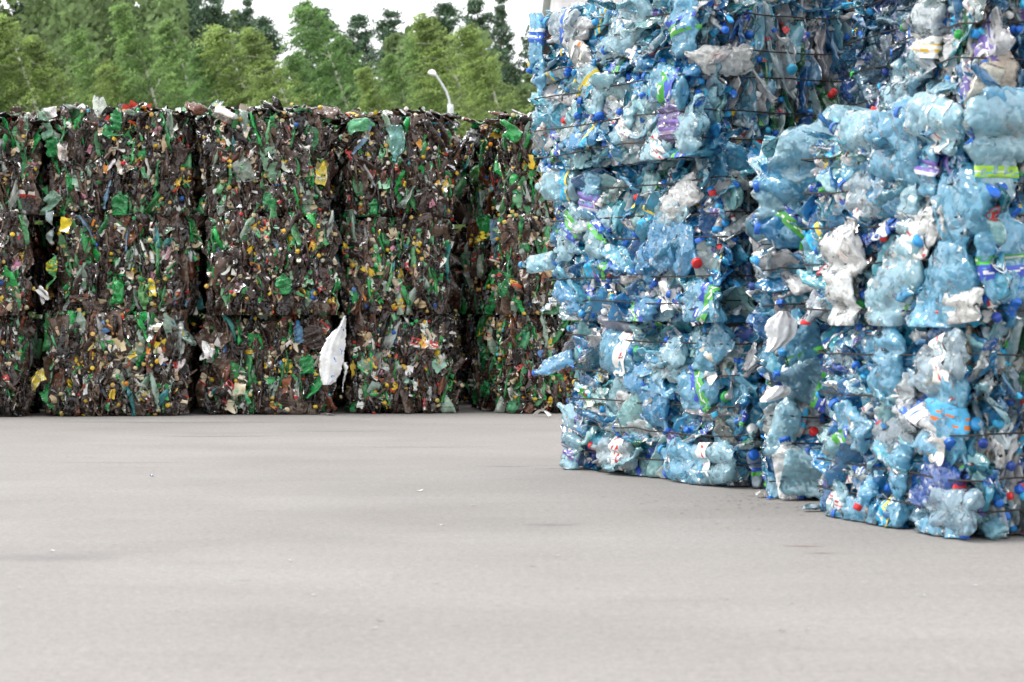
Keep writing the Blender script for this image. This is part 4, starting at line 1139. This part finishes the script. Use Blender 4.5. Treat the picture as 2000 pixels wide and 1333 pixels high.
PI_ = [(50, -30, 'dark pine crown above the many-stemmed leftmost birch'), (236, -12, 'dark pine crown above the narrow mid green birch tip'), (375, -34, 'dark pine filling the sky right of the broad birch top'), (95, -40, 'dark pine crown behind the long straight pale trunk'), (165, -15, 'dark pine crown behind the leaning bushy birch'), (292, 0, 'dark pine crown filling the notch left of the broad birch'),
       (345, -30, 'dark pine cut by the photo top behind the broad birch'), (418, -15, 'dark dense pine left of the first patch of white sky'), (482, 4, 'thin pine spike at the edge of the first white sky patch'),
       (522, 32, 'small bluish pine tip low in the white sky patch'), (622, 22, 'sparse pine tip with open branches left of the tallest tip'), (700, 35, 'pine shoulder touching the left side of the tallest tip'),
       (757, 28, 'ragged pine with spreading arms right of the tallest tip'), (785, 60, 'low pine arms at the bottom of the big sky notch'), (868, 12, 'bushy dark pine standing above the lamp head'),
       (930, 5, 'dark pine behind the left side of the tall broad birch'), (978, 0, 'narrow pine spike above the tall broad birch'), (1048, 45, 'faint pine top next to the blue stack')]
for k, (px, top, lab) in enumerate(PI_):
    tree('pine_tree', PINE[k % 4], px, top, 98 + (k % 3) * 4, 15.0, 1.0 if k not in (8, 16) else 0.6, (1, 1, 1), k * 1.3, lab, G_PI)
# the far wood behind, one mass
rng_ = np.random.default_rng(9)
a = Acc()
for k in range(120):
    x, y = rng_.uniform(-36, 22 if k < 90 else -13), rng_.uniform(88, 112)
    ht = rng_.uniform(14.0, 16.5) if x < -13 else rng_.uniform(10.8, 12.2)
    n = 900
    q = rng_.random(n) ** 0.8; an = rng_.uniform(0, 6.283, n); rr = 2.3 * (1 - q) ** 0.45 * np.sqrt(rng_.random(n))
    cen = np.stack([x + np.cos(an) * rr, y + np.sin(an) * rr, q * ht], 1)
    V, F = leaves(rng_, cen, 0.42, 0.6, 0.2)
    t_ = rng_.uniform(0.7, 1.2) * rng_.uniform(0.8, 1.2, n)
    a.add(V, F, np.column_stack([0.19 * t_, 0.27 * t_, 0.115 * t_, np.ones(n)]))
wd = link('woods', a.mesh('woods', [M_LEAF], smooth=False))
tag(wd, 'dense green wood filling the background behind the separate trees', 'woods', None, 'stuff')

# ------------------------------------------------------------------ street lamp
M_POLE = mat_simple('galvanised_steel', (0.55, 0.57, 0.59), 0.45, 0.3, 0.08, 20)
M_LAMP = mat_simple('lamp_white', (0.85, 0.85, 0.85), 0.3)
dl = 66.0
f = dl / FPX
root = link('street_lamp', None, None, ((880 - 1000) * f, dl, 0.0))
tag(root, 'grey street lamp with a curved arm behind the brown wall', 'street lamp')
zt = lambda py: EYE + (HOR - py) * f
a = Acc(); V, F = tube([(0, 0, 0), (0, 0, 2), (0, 0, zt(215)), (0, 0, zt(205)), (0, 0, zt(205) + 0.001)], [0.10, 0.10, 0.095, 0.09, 0.02], 12); a.add(V, F, (1, 1, 1, 1))
link('pole', a.mesh('pole', [M_POLE]), root)
a = Acc(); V, F = tube([(0, 0, zt(231)), (0, 0, zt(230.9)), (0, 0, zt(262)), (0, 0, zt(262.1))], [0.02, 0.15, 0.15, 0.02], 12); a.add(V, F, (1, 1, 1, 1))
link('pole_sleeve', a.mesh('pole_sleeve', [M_POLE]), root)
pp = [(879, 240), (879, 215), (877.5, 196), (872, 180), (863, 165), (855, 153), (851, 147)]
q = np.array([((x - 880) * f, 0, zt(y)) for x, y in pp])
a = Acc(); V, F = tube(q, 0.038, 8); a.add(V, F, (1, 1, 1, 1))
link('lamp_arm', a.mesh('lamp_arm', [M_POLE]), root)
th = np.linspace(0, 2 * np.pi, 14, endpoint=False)
rings = [(-0.10, 0.02), (-0.095, 0.085), (-0.07, 0.10), (-0.065, 0.115), (-0.03, 0.115), (0.04, 0.09), (0.08, 0.04), (0.085, 0.01)]
V = np.concatenate([np.stack([np.cos(th) * r * 1.15, np.sin(th) * r, np.full(14, h_)], 1) for h_, r in rings]) @ np.array(Matrix.Rotation(0.35, 3, 'Y')).T
a = Acc(); a.add(V, grid_faces(len(rings), 14), (1, 1, 1, 1))
link('lamp_head', a.mesh('lamp_head', [M_LAMP]), root, ((845 - 880) * f, 0, zt(143)))

# ------------------------------------------------------------------ pale building far behind the blue stack
M_CLAD = mat_simple('pale_cladding', (0.70, 0.69, 0.69), 0.6, 0, 0.04, 2)
M_ROOF = mat_simple('grey_roof_edge', (0.42, 0.43, 0.45), 0.5)
db = 46.0
xb = (1078 - 1000) / FPX * db
root = link('warehouse', None, None, (xb, db, 0))
tag(root, 'pale grey clad warehouse corner showing behind the far blue stack', 'warehouse')
nw = 60
xs = np.linspace(0, 16, nw * 4 + 1)
dep = np.array([0, 0, 0.04, 0.04])[np.arange(len(xs)) % 4]
wall = np.array([[(x, y_, z) for z in (0, 7.4)] for x, y_ in zip(xs, -dep)])
a = Acc(); a.add(wall.reshape(-1, 3), grid_faces(len(xs), 2, False), (1, 1, 1, 1))
side = np.array([[(0, y_, z) for z in (0, 7.4)] for y_ in (0, 12)] + [[(16, 12, 0), (16, 12, 7.4)], [(16, 0, 0), (16, 0, 7.4)]])
a.add(side.reshape(-1, 3), grid_faces(4, 2, False), (1, 1, 1, 1))
link('wall', a.mesh('wall', [M_CLAD], smooth=False), root)
def box(x0, x1, y0, y1, z0, z1):
    V = np.array([(x, y, z) for z in (z0, z1) for x, y in ((x0, y0), (x1, y0), (x1, y1), (x0, y1))], float)
    return V, np.array([[0, 1, 5, 4], [1, 2, 6, 5], [2, 3, 7, 6], [3, 0, 4, 7], [4, 5, 6, 7], [3, 2, 1, 0]])
a = Acc(); a.add(*box(-0.15, 16.15, -0.2, 12.2, 7.403, 7.65), (1, 1, 1, 1)); link('roof', a.mesh('roof', [M_ROOF], smooth=False), root)
a = Acc(); a.add(*box(4, 8, -0.12, -0.045, 0.01, 4.2), (1, 1, 1, 1)); link('loading_door', a.mesh('loading_door', [M_ROOF], smooth=False), root)
